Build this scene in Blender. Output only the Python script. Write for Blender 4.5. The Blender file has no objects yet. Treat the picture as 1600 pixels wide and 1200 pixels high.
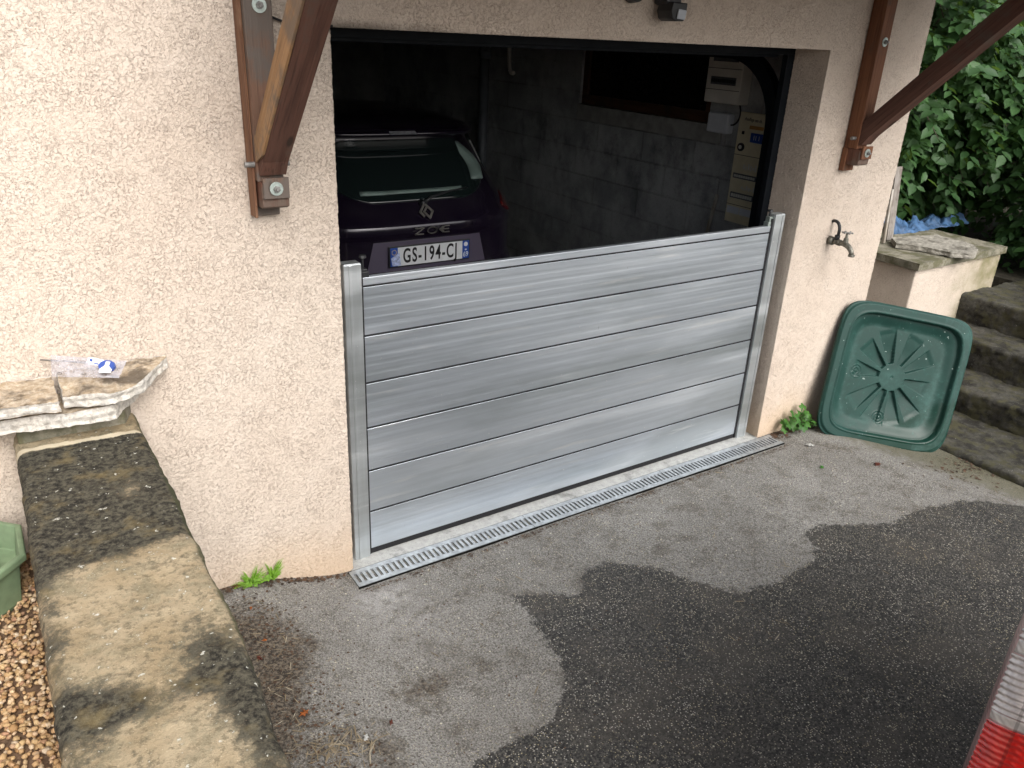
import bpy, bmesh, math, random
import numpy as np
from mathutils import Vector, Matrix, noise
random.seed(7); rng = np.random.default_rng(7)
S = bpy.context.scene; COL = S.collection
R = math.radians

# ------------------------------------------------------------ camera, sky, sun, exposure
cam = bpy.data.objects.new('camera', bpy.data.cameras.new('camera')); COL.objects.link(cam)
RX, RY, RZ = Vector((.836, -.547, .045)), Vector((-.186, -.361, -.914)), Vector((.516, .756, -.404))
cx = RX.normalized(); cz = (-RZ).normalized(); cy = cz.cross(cx).normalized(); cx = cy.cross(cz)
m = Matrix((cx, cy, cz)).transposed().to_4x4(); m.translation = Vector((-1.013, -2.582, 2.063))
cam.matrix_world = m
cam.data.sensor_width = 36; cam.data.lens = 28.035; cam.data.clip_start = .02; cam.data.clip_end = 500
S.camera = cam
SUN_EL, SUN_AZ = 41, 178            # azimuth of the light, degrees clockwise from +y
W = bpy.data.worlds.new('World'); S.world = W; W.use_nodes = True
nt = W.node_tree; nt.nodes.clear()
sky = nt.nodes.new('ShaderNodeTexSky'); sky.sky_type = 'NISHITA'; sky.sun_disc = False
sky.sun_elevation = R(SUN_EL); sky.sun_rotation = R(SUN_AZ); sky.air_density = 1.0; sky.dust_density = 5.0; sky.ozone_density = 1.0
hs = nt.nodes.new('ShaderNodeHueSaturation'); hs.inputs['Saturation'].default_value = .30
bg = nt.nodes.new('ShaderNodeBackground'); bg.inputs['Strength'].default_value = .13
wo = nt.nodes.new('ShaderNodeOutputWorld')
nt.links.new(sky.outputs[0], hs.inputs['Color']); nt.links.new(hs.outputs[0], bg.inputs[0]); nt.links.new(bg.outputs[0], wo.inputs[0])
sl = bpy.data.lights.new('sun', 'SUN'); sl.energy = 1.5; sl.angle = R(45); sl.color = (1, .975, .945)
so = bpy.data.objects.new('sun', sl); COL.objects.link(so)
sd = Vector((math.sin(R(SUN_AZ))*math.cos(R(SUN_EL)), math.cos(R(SUN_AZ))*math.cos(R(SUN_EL)), math.sin(R(SUN_EL))))
so.rotation_euler = sd.to_track_quat('Z', 'Y').to_euler()
S.view_settings.view_transform = 'Standard'; S.view_settings.look = 'None'
S.view_settings.exposure = 0.80; S.view_settings.gamma = 1
S.cycles.max_bounces = 5; S.cycles.diffuse_bounces = 3; S.cycles.glossy_bounces = 3; S.cycles.transparent_max_bounces = 12

# ------------------------------------------------------------ helpers
def tag(o, label=None, cat=None, group=None, kind=None):
    if label: o['label'] = label
    if cat: o['category'] = cat
    if group: o['group'] = group
    if kind: o['kind'] = kind
    return o
def thing(name, label, cat, loc=(0, 0, 0), rz=0, group=None):
    o = bpy.data.objects.new(name, None); COL.objects.link(o); o.empty_display_size = .05
    o.location = loc; o.rotation_euler = (0, 0, rz)
    return tag(o, label, cat, group)
def link(name, me, mat, parent=None, smooth=False, bevel=0):
    o = bpy.data.objects.new(name, me); COL.objects.link(o)
    if mat: me.materials.append(mat)
    if parent is not None: o.parent = parent
    if smooth: me.shade_smooth()
    if bevel:
        b = o.modifiers.new('bevel', 'BEVEL'); b.width = bevel; b.segments = 2; b.limit_method = 'ANGLE'; b.angle_limit = R(40)
    return o
def obj(name, bm, mat, parent=None, smooth=False, bevel=0):
    me = bpy.data.meshes.new(name); bm.normal_update(); bm.to_mesh(me); bm.free()
    return link(name, me, mat, parent, smooth, bevel)
def BM(): return bmesh.new()
def box(bm, lo, hi, rot=None, piv=None):
    vs = [bm.verts.new((x, y, z)) for x in (lo[0], hi[0]) for y in (lo[1], hi[1]) for z in (lo[2], hi[2])]
    for f in ((0, 1, 3, 2), (4, 6, 7, 5), (0, 4, 5, 1), (2, 3, 7, 6), (0, 2, 6, 4), (1, 5, 7, 3)): bm.faces.new([vs[i] for i in f])
    if rot is not None:
        p = Vector(piv if piv is not None else [(lo[i]+hi[i])/2 for i in range(3)])
        for v in vs: v.co = rot @ (v.co-p) + p
    return vs
def cyl(bm, p0, p1, r0, r1=None, seg=16, caps=True):
    r1 = r0 if r1 is None else r1
    p0, p1 = Vector(p0), Vector(p1); d = (p1-p0).normalized()
    a = d.orthogonal().normalized(); b = d.cross(a)
    A = [bm.verts.new(p0+(a*math.cos(t)+b*math.sin(t))*r0) for t in [2*math.pi*i/seg for i in range(seg)]]
    B = [bm.verts.new(p1+(a*math.cos(t)+b*math.sin(t))*r1) for t in [2*math.pi*i/seg for i in range(seg)]]
    for i in range(seg): bm.faces.new((A[i], A[(i+1) % seg], B[(i+1) % seg], B[i]))
    if caps: bm.faces.new(A[::-1]); bm.faces.new(B)
def tube(bm, pts, r, seg=10):
    pts = [Vector(p) for p in pts]; rings = []
    rr = r if isinstance(r, (list, tuple)) else [r]*len(pts)
    ref = None
    for i, p in enumerate(pts):
        d = (pts[min(i+1, len(pts)-1)]-pts[max(i-1, 0)]).normalized()
        if ref is None: ref = d.orthogonal().normalized()
        a = (ref-d*ref.dot(d)).normalized(); ref = a; b = d.cross(a)
        rings.append([bm.verts.new(p+(a*math.cos(t)+b*math.sin(t))*rr[i]) for t in [2*math.pi*k/seg for k in range(seg)]])
    for A, B in zip(rings, rings[1:]):
        for k in range(seg): bm.faces.new((A[k], A[(k+1) % seg], B[(k+1) % seg], B[k]))
    bm.faces.new(rings[0][::-1]); bm.faces.new(rings[-1])
def bez(p, n=12):
    p = [Vector(q) for q in p]; out = []
    for i in range(n+1):
        t = i/n; q = p[:]
        while len(q) > 1: q = [a.lerp(b, t) for a, b in zip(q, q[1:])]
        out.append(q[0])
    return out
def prism(bm, poly, axis, a, b):
    def P(u, v, w): return {0: (w, u, v), 1: (u, w, v), 2: (u, v, w)}[axis]
    A = [bm.verts.new(P(u, v, a)) for u, v in poly]; B = [bm.verts.new(P(u, v, b)) for u, v in poly]
    n = len(poly)
    for i in range(n): bm.faces.new((A[i], A[(i+1) % n], B[(i+1) % n], B[i]))
    bm.faces.new(A[::-1]); bm.faces.new(B)
    bmesh.ops.recalc_face_normals(bm, faces=bm.faces)
def pymesh(name, V, F, smooth=False):
    me = bpy.data.meshes.new(name); V = np.asarray(V, float); F = np.asarray(F, int); k = F.shape[1]
    me.vertices.add(len(V)); me.vertices.foreach_set('co', V.ravel())
    me.loops.add(F.size); me.loops.foreach_set('vertex_index', F.ravel())
    me.polygons.add(len(F)); me.polygons.foreach_set('loop_start', np.arange(0, F.size, k))
    try: me.polygons.foreach_set('loop_total', np.full(len(F), k))
    except Exception: pass
    me.update(calc_edges=True); me.validate()
    if smooth: me.shade_smooth()
    return me
def patches(name, plist, step, smooth=True):
    """rectangular patches (origin, du, dv) cut into ~step cells and welded along shared edges; normal = du x dv"""
    VV, FF, base = [], [], 0
    for o, du, dv in plist:
        o, du, dv = map(lambda q: np.array(q, float), (o, du, dv))
        nu = max(1, int(round(np.linalg.norm(du)/step))); nv = max(1, int(round(np.linalg.norm(dv)/step)))
        u, v = np.meshgrid(np.linspace(0, 1, nu+1), np.linspace(0, 1, nv+1), indexing='ij')
        VV.append((o+u[..., None]*du+v[..., None]*dv).reshape(-1, 3))
        i, j = np.meshgrid(np.arange(nu), np.arange(nv), indexing='ij'); a = (i*(nv+1)+j).ravel()+base
        FF.append(np.stack([a, a+nv+1, a+nv+2, a+1], 1)); base += (nu+1)*(nv+1)
    V = np.concatenate(VV); F = np.concatenate(FF)
    key = np.round(V*2000).astype(np.int64)
    _, idx, inv = np.unique(key, axis=0, return_index=True, return_inverse=True)
    return pymesh(name, V[idx], inv.ravel()[F], smooth)
def attr(me, name, vals):
    a = me.attributes.new(name, 'FLOAT', 'POINT'); a.data.foreach_set('value', np.asarray(vals, np.float32))
def ss(a, b, x):
    t = np.clip((x-a)/(b-a), 0, 1); return t*t*(3-2*t)
def poly_sd(P, poly):
    """signed distance to a polygon, positive inside"""
    P = np.asarray(P); d = np.full(len(P), 1e9); ins = np.zeros(len(P), bool); n = len(poly)
    for i in range(n):
        a = np.array(poly[i]); b = np.array(poly[(i+1) % n]); e = b-a; w = P-a
        t = np.clip((w@e)/(e@e+1e-12), 0, 1); d = np.minimum(d, np.linalg.norm(w-t[:, None]*e, axis=1))
        c = (a[1] > P[:, 1]) != (b[1] > P[:, 1])
        xi = a[0]+(P[:, 1]-a[1])/(b[1]-a[1]+1e-12)*(b[0]-a[0]); ins ^= c & (P[:, 0] < xi)
    return np.where(ins, d, -d)

# ------------------------------------------------------------ materials
class M:
    def __init__(s, name):
        s.m = bpy.data.materials.new(name); s.m.use_nodes = True; s.t = s.m.node_tree; s.t.nodes.clear()
        s.out = s.t.nodes.new('ShaderNodeOutputMaterial'); s._c = None
    def n(s, typ, props=None, **k):
        nd = s.t.nodes.new('ShaderNode'+typ)
        for a, b in (props or {}).items(): setattr(nd, a, b)
        for a, b in k.items():
            a = a.replace('_', ' ')
            i = nd.inputs[int(a[1:])] if a[0] == 'i' and a[1:].isdigit() else nd.inputs[a]
            if hasattr(b, 'is_linked'): s.t.links.new(b, i)
            else: i.default_value = (*b, 1) if isinstance(b, (tuple, list)) and len(b) == 3 and i.type == 'RGBA' else b
        return nd
    def co(s, scale=(1, 1, 1)):
        if s._c is None: s._c = s.n('TexCoord').outputs['Object']
        if scale == (1, 1, 1): return s._c
        return s.n('Mapping', Vector=s._c, Scale=scale).outputs[0]
    def noise(s, scale, detail=3, rough=.55, vec=None, dist=0):
        return s.n('TexNoise', Vector=vec or s.co(), Scale=scale, Detail=detail, Roughness=rough, Distortion=dist).outputs['Fac']
    def vor(s, scale, vec=None, out='Distance', feature='F1', rnd=1.0):
        return s.n('TexVoronoi', {'feature': feature}, Vector=vec or s.co(), Scale=scale, Randomness=rnd).outputs[out]
    def ramp(s, fac, a, b, lo=0., hi=1.):
        return s.n('MapRange', {'interpolation_type': 'SMOOTHSTEP'}, Value=fac, From_Min=a, From_Max=b, To_Min=lo, To_Max=hi).outputs[0]
    def math(s, op, a, b=0., c=0.): return s.n('Math', {'operation': op}, i0=a, i1=b, i2=c).outputs[0]
    def mix(s, f, a, b, mode='MIX'):
        nd = s.t.nodes.new('ShaderNodeMix'); nd.data_type = 'RGBA'; nd.blend_type = mode
        for i, v in ((nd.inputs[0], f), (nd.inputs[6], a), (nd.inputs[7], b)):
            if hasattr(v, 'is_linked'): s.t.links.new(v, i)
            else: i.default_value = (*v, 1) if isinstance(v, (tuple, list)) else v
        return nd.outputs[2]
    def attr(s, name): return s.n('Attribute', {'attribute_name': name}).outputs['Fac']
    def bump(s, h, dist, strength=1.): return s.n('Bump', Height=h, Distance=dist, Strength=strength).outputs[0]
    def pbr(s, **k):
        p = s.n('BsdfPrincipled', **k); s.t.links.new(p.outputs[0], s.out.inputs[0]); return p
    def disp(s, h, scale, mid=0.):
        d = s.n('Displacement', Height=h, Scale=scale, Midlevel=mid)
        s.t.links.new(d.outputs[0], s.out.inputs['Displacement']); s.m.displacement_method = 'BOTH'

def simple(name, col, rough=.5, metal=0., var=.15, vs=8., bump=0., bs=60., coat=0., spec=.5):
    q = M(name); nz = q.noise(vs, 4, .6)
    c = q.mix(q.ramp(nz, .3, .7), tuple(x*(1-var) for x in col), tuple(min(1, x*(1+var)) for x in col))
    k = dict(Base_Color=c, Metallic=metal, Coat_Weight=coat, Specular_IOR_Level=spec)
    k['Roughness'] = q.ramp(q.noise(vs*3, 3), .3, .7, rough*.85, min(1, rough*1.15))
    if bump: k['Normal'] = q.bump(q.noise(bs, 3), bump)
    q.pbr(**k); return q.m

def mat_render(name='roughcast', dirt=True):
    q = M(name); v = q.co()
    wob = q.n('TexNoise', Vector=v, Scale=110., Detail=2.).outputs['Color']
    wv = q.n('VectorMath', {'operation': 'MULTIPLY_ADD'}, i0=wob, i1=(.008, .008, .008), i2=v).outputs[0]
    a = q.noise(115., 4., .65, wv); a = q.ramp(a, .34, .60)
    vb = q.ramp(q.n('TexVoronoi', {'feature': 'SMOOTH_F1'}, Vector=wv, Scale=145., Smoothness=.2).outputs[0], .1, .75, 1., 0.)
    b = q.ramp(q.n('TexVoronoi', {'feature': 'DISTANCE_TO_EDGE'}, Vector=wv, Scale=72.).outputs[0], 0., .20)
    lump = q.math('ADD', q.math('MULTIPLY', a, .5), q.math('MULTIPLY', q.math('MULTIPLY', vb, q.math('MULTIPLY_ADD', a, .5, .5)), .5))
    fine = q.noise(240., 3, .6)
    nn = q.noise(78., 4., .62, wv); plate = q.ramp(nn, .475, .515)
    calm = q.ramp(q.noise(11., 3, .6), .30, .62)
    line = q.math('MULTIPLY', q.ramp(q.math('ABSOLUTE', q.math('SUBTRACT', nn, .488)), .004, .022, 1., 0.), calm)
    h = q.math('ADD', q.math('ADD', q.math('MULTIPLY', lump, .40), q.math('MULTIPLY', plate, .42)), q.math('MULTIPLY', fine, .22))
    h = q.math('SUBTRACT', h, q.math('MULTIPLY', line, .25))
    big = q.noise(1.3, 3, .5); mid = q.noise(9., 3)
    c = q.mix(q.ramp(big, .35, .7), (.61, .525, .445), (.58, .49, .41))
    c = q.mix(q.ramp(mid, .45, .8, 0, .35), c, (.66, .58, .51))
    c = q.mix(q.ramp(lump, .08, .42, .22, 0.), c, (.36, .27, .21)); c = q.mix(q.math('MULTIPLY', line, .62), c, (.22, .165, .13))  # crevice dirt, then thin dark lines painted as small shadows of the lumps
    c = q.mix(q.ramp(fine, .62, .75, 0, .3), c, (.74, .66, .58))
    if dirt:
        z = q.n('SeparateXYZ', Vector=v).outputs
        foot = q.math('MULTIPLY', q.ramp(q.math('ADD', z[2], q.math('MULTIPLY', q.noise(4., 3), .25)), .08, .48, 1., 0.), .42)
        c = q.mix(foot, c, (.56, .37, .20))
        # run-off stain over the lintel edge and soot at the corner
        top = q.math('MULTIPLY', q.ramp(z[2], 2.05, 2.085, 1., 0.), q.ramp(z[2], 2.03, 2.045, 0., 1.))
        lft = q.math('MULTIPLY', q.ramp(q.math('ADD', z[0], q.math('MULTIPLY', mid, .5)), .3, .9, 1., 0.), q.ramp(z[0], -.03, .0))
        c = q.mix(q.math('MULTIPLY', q.math('MULTIPLY', top, lft), .75), c, (.10, .085, .07))
        moss = q.ramp(q.math('ADD', z[0], q.math('MULTIPLY', q.noise(5., 3), .6)), 4.75, 5.5)
        c = q.mix(q.math('MULTIPLY', moss, q.ramp(mid, .25, .7, .4, .95)), c, (.20, .185, .085))
    q.pbr(Base_Color=c, Roughness=.92, Specular_IOR_Level=.25)
    q.disp(h, .0036, .7)
    return q.m

def mat_asphalt():
    q = M('asphalt'); v = q.co()
    sd = q.attr('wet'); dirt = q.attr('dirt')
    edge = q.math('ADD', sd, q.math('ADD', q.math('MULTIPLY_ADD', q.noise(16., 6, .75), .15, -.075), q.math('MULTIPLY_ADD', q.noise(110., 3), .05, -.025)))
    wet = q.ramp(edge, -.006, .010)
    st = q.n('TexVoronoi', Vector=v, Scale=165.); cell = st.outputs['Color']; dist = st.outputs['Distance']
    cs = q.n('SeparateColor', Color=cell).outputs
    big = q.noise(1.6, 4, .6); mid = q.noise(7., 5, .7); fine = q.noise(320., 2)
    grit = q.noise(150., 5, .8)
    dry = q.mix(q.ramp(big, .35, .65), (.275, .268, .252), (.205, .198, .185))
    dry = q.mix(q.ramp(mid, .48, .66, 0, .75), dry, (.115, .102, .086))
    dry = q.mix(q.ramp(q.noise(2.6, 5, .7), .5, .68, 0, .55), dry, (.14, .132, .12)); dry = q.mix(q.ramp(grit, .47, .58, 0, .9), dry, (.085, .078, .068))
    dry = q.mix(q.ramp(grit, .34, .43, .7, 0.), dry, (.46, .45, .42))
    blk = q.noise(38., 3, .7); dry = q.mix(q.math('MULTIPLY', q.ramp(blk, .60, .68, 0, .7), q.ramp(mid, .42, .56)), dry, (.07, .062, .052))
    haze = q.attr('pale'); dry = q.mix(q.math('MULTIPLY', q.math('MULTIPLY', haze, q.ramp(q.noise(20., 6, .8), .35, .6)), .6), dry, (.50, .50, .50))
    wc = q.mix(q.ramp(cs[0], .25, .95), (.011, .011, .0115), (.085, .080, .071))
    wc = q.mix(q.ramp(q.noise(2.2, 5, .65), .46, .66, 0, .65), wc, (.070, .062, .052)); wc = q.mix(q.ramp(mid, .48, .70, 0, .5), wc, (.020, .019, .018))
    wc = q.mix(q.ramp(fine, .5, .7, 0, .4), wc, (.14, .135, .13))
    c = q.mix(wet, dry, wc)
    # pale chippings: small irregular cells
    chip = q.math('MULTIPLY', q.math('GREATER_THAN', cs[1], .74), q.ramp(dist, .25, .50, 1., 0.))
    ccol = q.mix(cs[2], (.50, .43, .26), (.60, .58, .53))
    cstr = q.math('MULTIPLY', chip, q.math('MULTIPLY', q.math('MULTIPLY_ADD', wet, .25, .6), q.ramp(q.noise(5., 4, .7), .35, .6, .45, 1.)))
    c = q.mix(cstr, c, ccol)
    st2 = q.n('TexVoronoi', Vector=v, Scale=52.); c2 = q.n('SeparateColor', Color=st2.outputs['Color']).outputs
    chip2 = q.math('MULTIPLY', q.math('GREATER_THAN', c2[1], .93), q.ramp(st2.outputs['Distance'], .12, .24, 1., 0.))
    c = q.mix(q.math('MULTIPLY', chip2, .8), c, (.60, .56, .44))
    dm = q.ramp(q.math('ADD', dirt, q.math('ADD', q.math('MULTIPLY_ADD', q.noise(7., 6, .75), 1.5, -.75), q.math('MULTIPLY_ADD', q.noise(60., 4, .8), .9, -.45))), .30, .85)
    dc = q.mix(q.ramp(q.noise(90., 4, .7), .4, .62), (.030, .023, .018), (.17, .14, .105))
    c = q.mix(q.math('MULTIPLY', dm, .92), c, dc)
    moss = q.attr('moss'); mm = q.ramp(q.math('ADD', moss, q.math('MULTIPLY_ADD', q.noise(18., 5, .7), .9, -.45)), .35, .8)
    c = q.mix(q.math('MULTIPLY', mm, .75), c, q.mix(q.ramp(grit, .4, .6), (.055, .055, .025), (.19, .175, .12)))
    hgt = q.math('ADD', q.ramp(dist, .0, .6, 1., 0.), q.math('ADD', q.math('MULTIPLY', grit, .8), q.math('MULTIPLY', dm, 1.2)))
    r = q.math('MULTIPLY_ADD', wet, -.30, .93); r = q.math('ADD', r, q.math('MULTIPLY_ADD', fine, .25, -.12))
    q.pbr(Base_Color=c, Roughness=r, Specular_IOR_Level=.32, Normal=q.bump(hgt, .0028, .95))
    return q.m

def mat_stone(name, c1, c2, dark, amt=.5, scale=1., moss=None, bump=.004, edge=None):
    """weathered stone or concrete with lichen blotches"""
    q = M(name); big = q.noise(5*scale, 5, .65); mid = q.noise(22*scale, 5, .7); fine = q.noise(140*scale, 3, .6)
    c = q.mix(q.ramp(mid, .3, .7), c1, c2)
    c = q.mix(q.ramp(big, .62-amt*.25, .78-amt*.2, 0, .9), c, dark)
    c = q.mix(q.ramp(fine, .56, .68, 0, .5), c, tuple(x*.45 for x in c1))
    c = q.mix(q.ramp(q.noise(60*scale, 4, .8), .66, .70, 0, .7), c, (.55, .54, .5))
    if edge:
        nz = q.n('SeparateXYZ', Vector=q.n('TexCoord').outputs['Normal']).outputs[2]; c = q.mix(q.ramp(q.math('ADD', nz, q.math('MULTIPLY_ADD', mid, .6, -.3)), .35, .8, .8, 0.), c, q.mix(q.ramp(mid, .35, .6), tuple(x*.6 for x in edge), edge))
    if moss: c = q.mix(q.ramp(q.noise(9*scale, 5, .7), .46, .62, 0, .85), c, moss)
    h = q.math('ADD', q.math('MULTIPLY', mid, .7), q.math('MULTIPLY', fine, .35))
    q.pbr(Base_Color=c, Roughness=.93, Specular_IOR_Level=.2, Normal=q.bump(h, bump, 1.)); return q.m

def mat_parapet():
    q = M('weathered_coping'); st = q.attr('stain'); ln = q.attr('streak'); ed = q.attr('rim')
    n1 = q.noise(11., 7, .72); n2 = q.noise(70., 5, .75); n3 = q.noise(300., 3, .6)
    och = q.mix(q.ramp(q.noise(6., 4, .6), .35, .65), (.30, .235, .145), (.37, .305, .205))
    och = q.mix(q.ramp(q.noise(13., 6, .75), .46, .64, 0, .7), och, (.205, .185, .125)); och = q.mix(q.ramp(n2, .48, .64, 0, .6), och, (.15, .125, .08))
    och = q.mix(q.ramp(n3, .6, .72, 0, .55), och, (.60, .52, .38))
    och = q.mix(q.ramp(q.noise(17., 5, .7), .60, .70, 0, .5), och, (.15, .135, .10))
    drk = q.mix(q.ramp(n2, .35, .65), (.016, .015, .013), (.100, .092, .068))
    drk = q.mix(q.ramp(q.noise(9., 4, .6), .52, .72, 0, .6), drk, (.20, .155, .075))
    m_ = q.math('ADD', st, q.math('ADD', q.math('MULTIPLY_ADD', n1, 1.5, -.75), q.math('MULTIPLY_ADD', n2, 1.1, -.55)))
    k = q.ramp(m_, .22, .74); c = q.mix(k, och, drk)
    lich = q.math('MULTIPLY', q.ramp(q.noise(52., 3, .6), .66, .70), q.ramp(q.noise(120., 2), .4, .5))
    c = q.mix(q.math('MULTIPLY', lich, .8), c, (.55, .55, .49))
    fl = q.vor(30., out='Distance'); fc = q.n('SeparateColor', Color=q.vor(30., out='Color')).outputs
    c = q.mix(q.math('MULTIPLY', q.math('GREATER_THAN', fc[0], .965), q.ramp(q.math('ADD', fl, q.math('MULTIPLY', n2, .5)), .30, .42, .85, 0.)), c, (.66, .66, .62))
    c = q.mix(q.ramp(q.math('ADD', ln, q.math('MULTIPLY_ADD', n2, .9, -.45)), .4, .62, 0, .9), c, (.62, .54, .40))
    c = q.mix(q.ramp(q.math('ADD', ed, q.math('MULTIPLY_ADD', n1, 1.0, -.5)), .45, .8, 0, .75), c, (.058, .062, .032))
    h = q.math('ADD', q.math('MULTIPLY', n2, 1.), q.math('MULTIPLY', n3, .35))
    q.pbr(Base_Color=c, Roughness=.95, Specular_IOR_Level=.2, Normal=q.bump(h, .004, 1.)); return q.m

def mat_alu(name='brushed_aluminium', sc=(1.2, 20, 130), tint=(.72, .785, .86), rough=.36, metal=.85):
    q = M(name); s1 = q.noise(1., 4, .6, q.co(sc)); s2 = q.noise(1., 3, .55, q.co((1.1, 4, 7)))
    s3 = q.noise(1., 2, .5, q.co((.8, 8, 26)))
    vert = q.noise(1., 3, .6, q.co((14, 3, 1.6)))
    c = q.mix(q.ramp(s1, .3, .7), tuple(x*.93 for x in tint), tint)
    c = q.mix(q.ramp(s3, .40, .62, 0, .40), c, tuple(x*.80 for x in tint))
    c = q.mix(q.ramp(s2, .45, .75, 0, .35), c, (.93, .95, .97))  # broad pale patches: soft reflections painted into the metal colour
    c = q.mix(q.ramp(q.noise(1., 4, .6, q.co((.9, 4, 4.2))), .44, .66, 0, .6), c, tuple(x*.62 for x in (tint[0], tint[1]*1.02, tint[2]*.98)))
    c = q.mix(q.ramp(q.noise(1., 4, .6, q.co((2.2, 4, 34))), .58, .74, 0, .5), c, (.95, .97, .98))
    stain = q.math('MULTIPLY', q.ramp(q.noise(1., 4, .7, q.co((90, 6, 9))), .70, .75), q.ramp(q.noise(7., 2), .5, .6))
    c = q.mix(q.math('MULTIPLY', stain, .6), c, (.18, .19, .20))
    spl = q.ramp(q.noise(75., 2, .5), .74, .77, 0, .7); c = q.mix(spl, c, (.93, .94, .95))
    r = q.math('ADD', q.ramp(s1, .3, .7, rough-.03, rough+.04), q.ramp(s2, .4, .7, -.04, .10))
    h = q.math('ADD', q.math('MULTIPLY', s1, .5), q.noise(3., 2))
    q.pbr(Base_Color=c, Metallic=metal, Roughness=r, Anisotropic=.35, Normal=q.bump(h, .0008, .35)); return q.m

def mat_wood(name, c1, c2, grey, gamt, axis=2, knots=True, rot=0.):
    q = M(name)
    if rot: q._c = q.n('Mapping', Vector=q.co(), Rotation=(rot, 0., 0.)).outputs[0]
    k = [26., 26., 26.]; k[axis] = 1.6
    g = q.noise(1., 5, .65, q.co(tuple(k)), .8); k2 = [150., 150., 150.]; k2[axis] = 5.
    f = q.noise(1., 3, .6, q.co(tuple(k2)))
    c = q.mix(q.ramp(g, .35, .65), c1, c2)
    c = q.mix(q.ramp(f, .5, .68, 0, .55), c, tuple(x*.4 for x in c1))
    c = q.mix(q.ramp(q.math('ADD', q.noise(4., 4, .7), q.math('MULTIPLY', g, .4)), .78-gamt*.3, .92-gamt*.25, 0, .85), c, grey)
    kn = [9., 9., 9.]; kn[axis] = 3.5
    kd = q.vor(1., q.co(tuple(kn))); c = q.mix(q.ramp(kd, .05, .12, .85 if knots else 0, 0.), c, (.03, .018, .012))
    q.pbr(Base_Color=c, Roughness=.72, Specular_IOR_Level=.3, Normal=q.bump(q.math('ADD', g, f), .0022, .8)); return q.m

def mat_blocks():
    q = M('bare_concrete_blocks'); v = q.co()
    yz = q.n('SeparateXYZ', Vector=v).outputs; uv = q.n('CombineXYZ', X=yz[1], Y=q.math('ADD', yz[2], -.07), Z=0.).outputs[0]
    br = q.n('TexBrick', {'offset': .5}, Vector=uv, Color1=(.25, .265, .275), Color2=(.32, .335, .345), Mortar=(.22, .225, .23), Scale=1., Mortar_Size=.006, Mortar_Smooth=.3, Bias=0., Brick_Width=.5, Row_Height=.2)
    c = br.outputs['Color']; n1 = q.noise(3.2, 5, .65); n2 = q.noise(14., 5, .75); n3 = q.noise(130., 3)
    c = q.mix(q.ramp(n1, .38, .64), c, (.42, .43, .44))
    dk = q.math('MULTIPLY', q.ramp(q.noise(1., 6, .7, q.co((5, 4.2, 3.0))), .44, .68), q.ramp(yz[2], .7, 1.35, .4, 1.))
    dk = q.math('MULTIPLY', dk, q.ramp(yz[2], 1.35, 1.6, 1., .2))
    c = q.mix(q.math('MULTIPLY', dk, .72), c, (.07, .075, .08))
    c = q.mix(q.ramp(n2, .6, .72, 0, .6), c, (.50, .51, .51))
    c = q.mix(q.ramp(n3, .55, .7, 0, .4), c, (.10, .10, .10))
    h = q.math('ADD', q.math('MULTIPLY', br.outputs['Fac'], -1.), q.math('ADD', q.math('MULTIPLY', n3, .35), q.math('MULTIPLY', n2, .5)))
    q.pbr(Base_Color=c, Roughness=.95, Specular_IOR_Level=.2, Normal=q.bump(h, .006, 1.)); return q.m

def mat_island(name, cols, rough=.6, trans=0., bumpd=0., spec=.4, backmix=None):
    """each island of the mesh (leaf, stone, straw) gets its own colour"""
    q = M(name); r = q.n('NewGeometry').outputs['Random Per Island']
    cr = q.t.nodes.new('ShaderNodeValToRGB'); q.t.links.new(r, cr.inputs[0]); e = cr.color_ramp.elements
    for i, c in enumerate(cols):
        if i < 2: el = e[i]; el.position = i/(len(cols)-1)
        else: el = e.new(i/(len(cols)-1))
        el.color = (*c, 1)
    c = q.mix(q.ramp(q.noise(60., 3), .35, .7, 0, .35), cr.outputs[0], tuple(x*.6 for x in cols[0]))
    k = dict(Base_Color=c, Roughness=rough, Specular_IOR_Level=spec)
    if bumpd: k['Normal'] = q.bump(q.noise(180., 3), bumpd)
    p = q.pbr(**k)
    if trans:
        tr = q.n('BsdfTranslucent', Color=q.mix(.5, c, (.25, .40, .05))); mx = q.n('MixShader', Fac=trans)
        q.t.links.new(p.outputs[0], mx.inputs[1]); q.t.links.new(tr.outputs[0], mx.inputs[2]); q.t.links.new(mx.outputs[0], q.out.inputs[0])
    return q.m

def mat_lid():
    q = M('green_moulded_plastic'); v = q.co(); n1 = q.noise(5., 5, .7); n2 = q.noise(40., 4, .7)
    c = q.mix(q.ramp(n1, .35, .7), (.008, .037, .030), (.012, .050, .041))
    z = q.n('SeparateXYZ', Vector=v).outputs
    wetm = q.ramp(q.math('ADD', q.math('SUBTRACT', z[1], q.math('MULTIPLY', z[0], .55)), q.math('MULTIPLY_ADD', q.noise(9., 5, .7), .30, -.15)), -.62+.30, -.56+.30, 1., 0.)
    c = q.mix(q.math('MULTIPLY', wetm, .75), c, (.005, .030, .020))
    chalk = q.attr('chalk'); c = q.mix(q.math('MULTIPLY', q.ramp(q.math('ADD', chalk, q.math('MULTIPLY_ADD', n1, 1., -.5)), .25, .85, 0, .5), q.ramp(n2, .2, .7, .45, 1.)), c, (.065, .135, .122))
    c = q.mix(q.ramp(q.noise(46., 2, .4), .735, .76, 0, .6), c, (.38, .47, .44))
    c = q.mix(q.ramp(n2, .58, .72, 0, .4), c, (.028, .11, .085))
    r = q.math('ADD', q.ramp(n1, .3, .7, .46, .62), q.math('MULTIPLY', wetm, -.16))
    q.pbr(Base_Color=c, Roughness=r, Specular_IOR_Level=.3, Normal=q.bump(n2, .0006, .4)); return q.m

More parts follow.
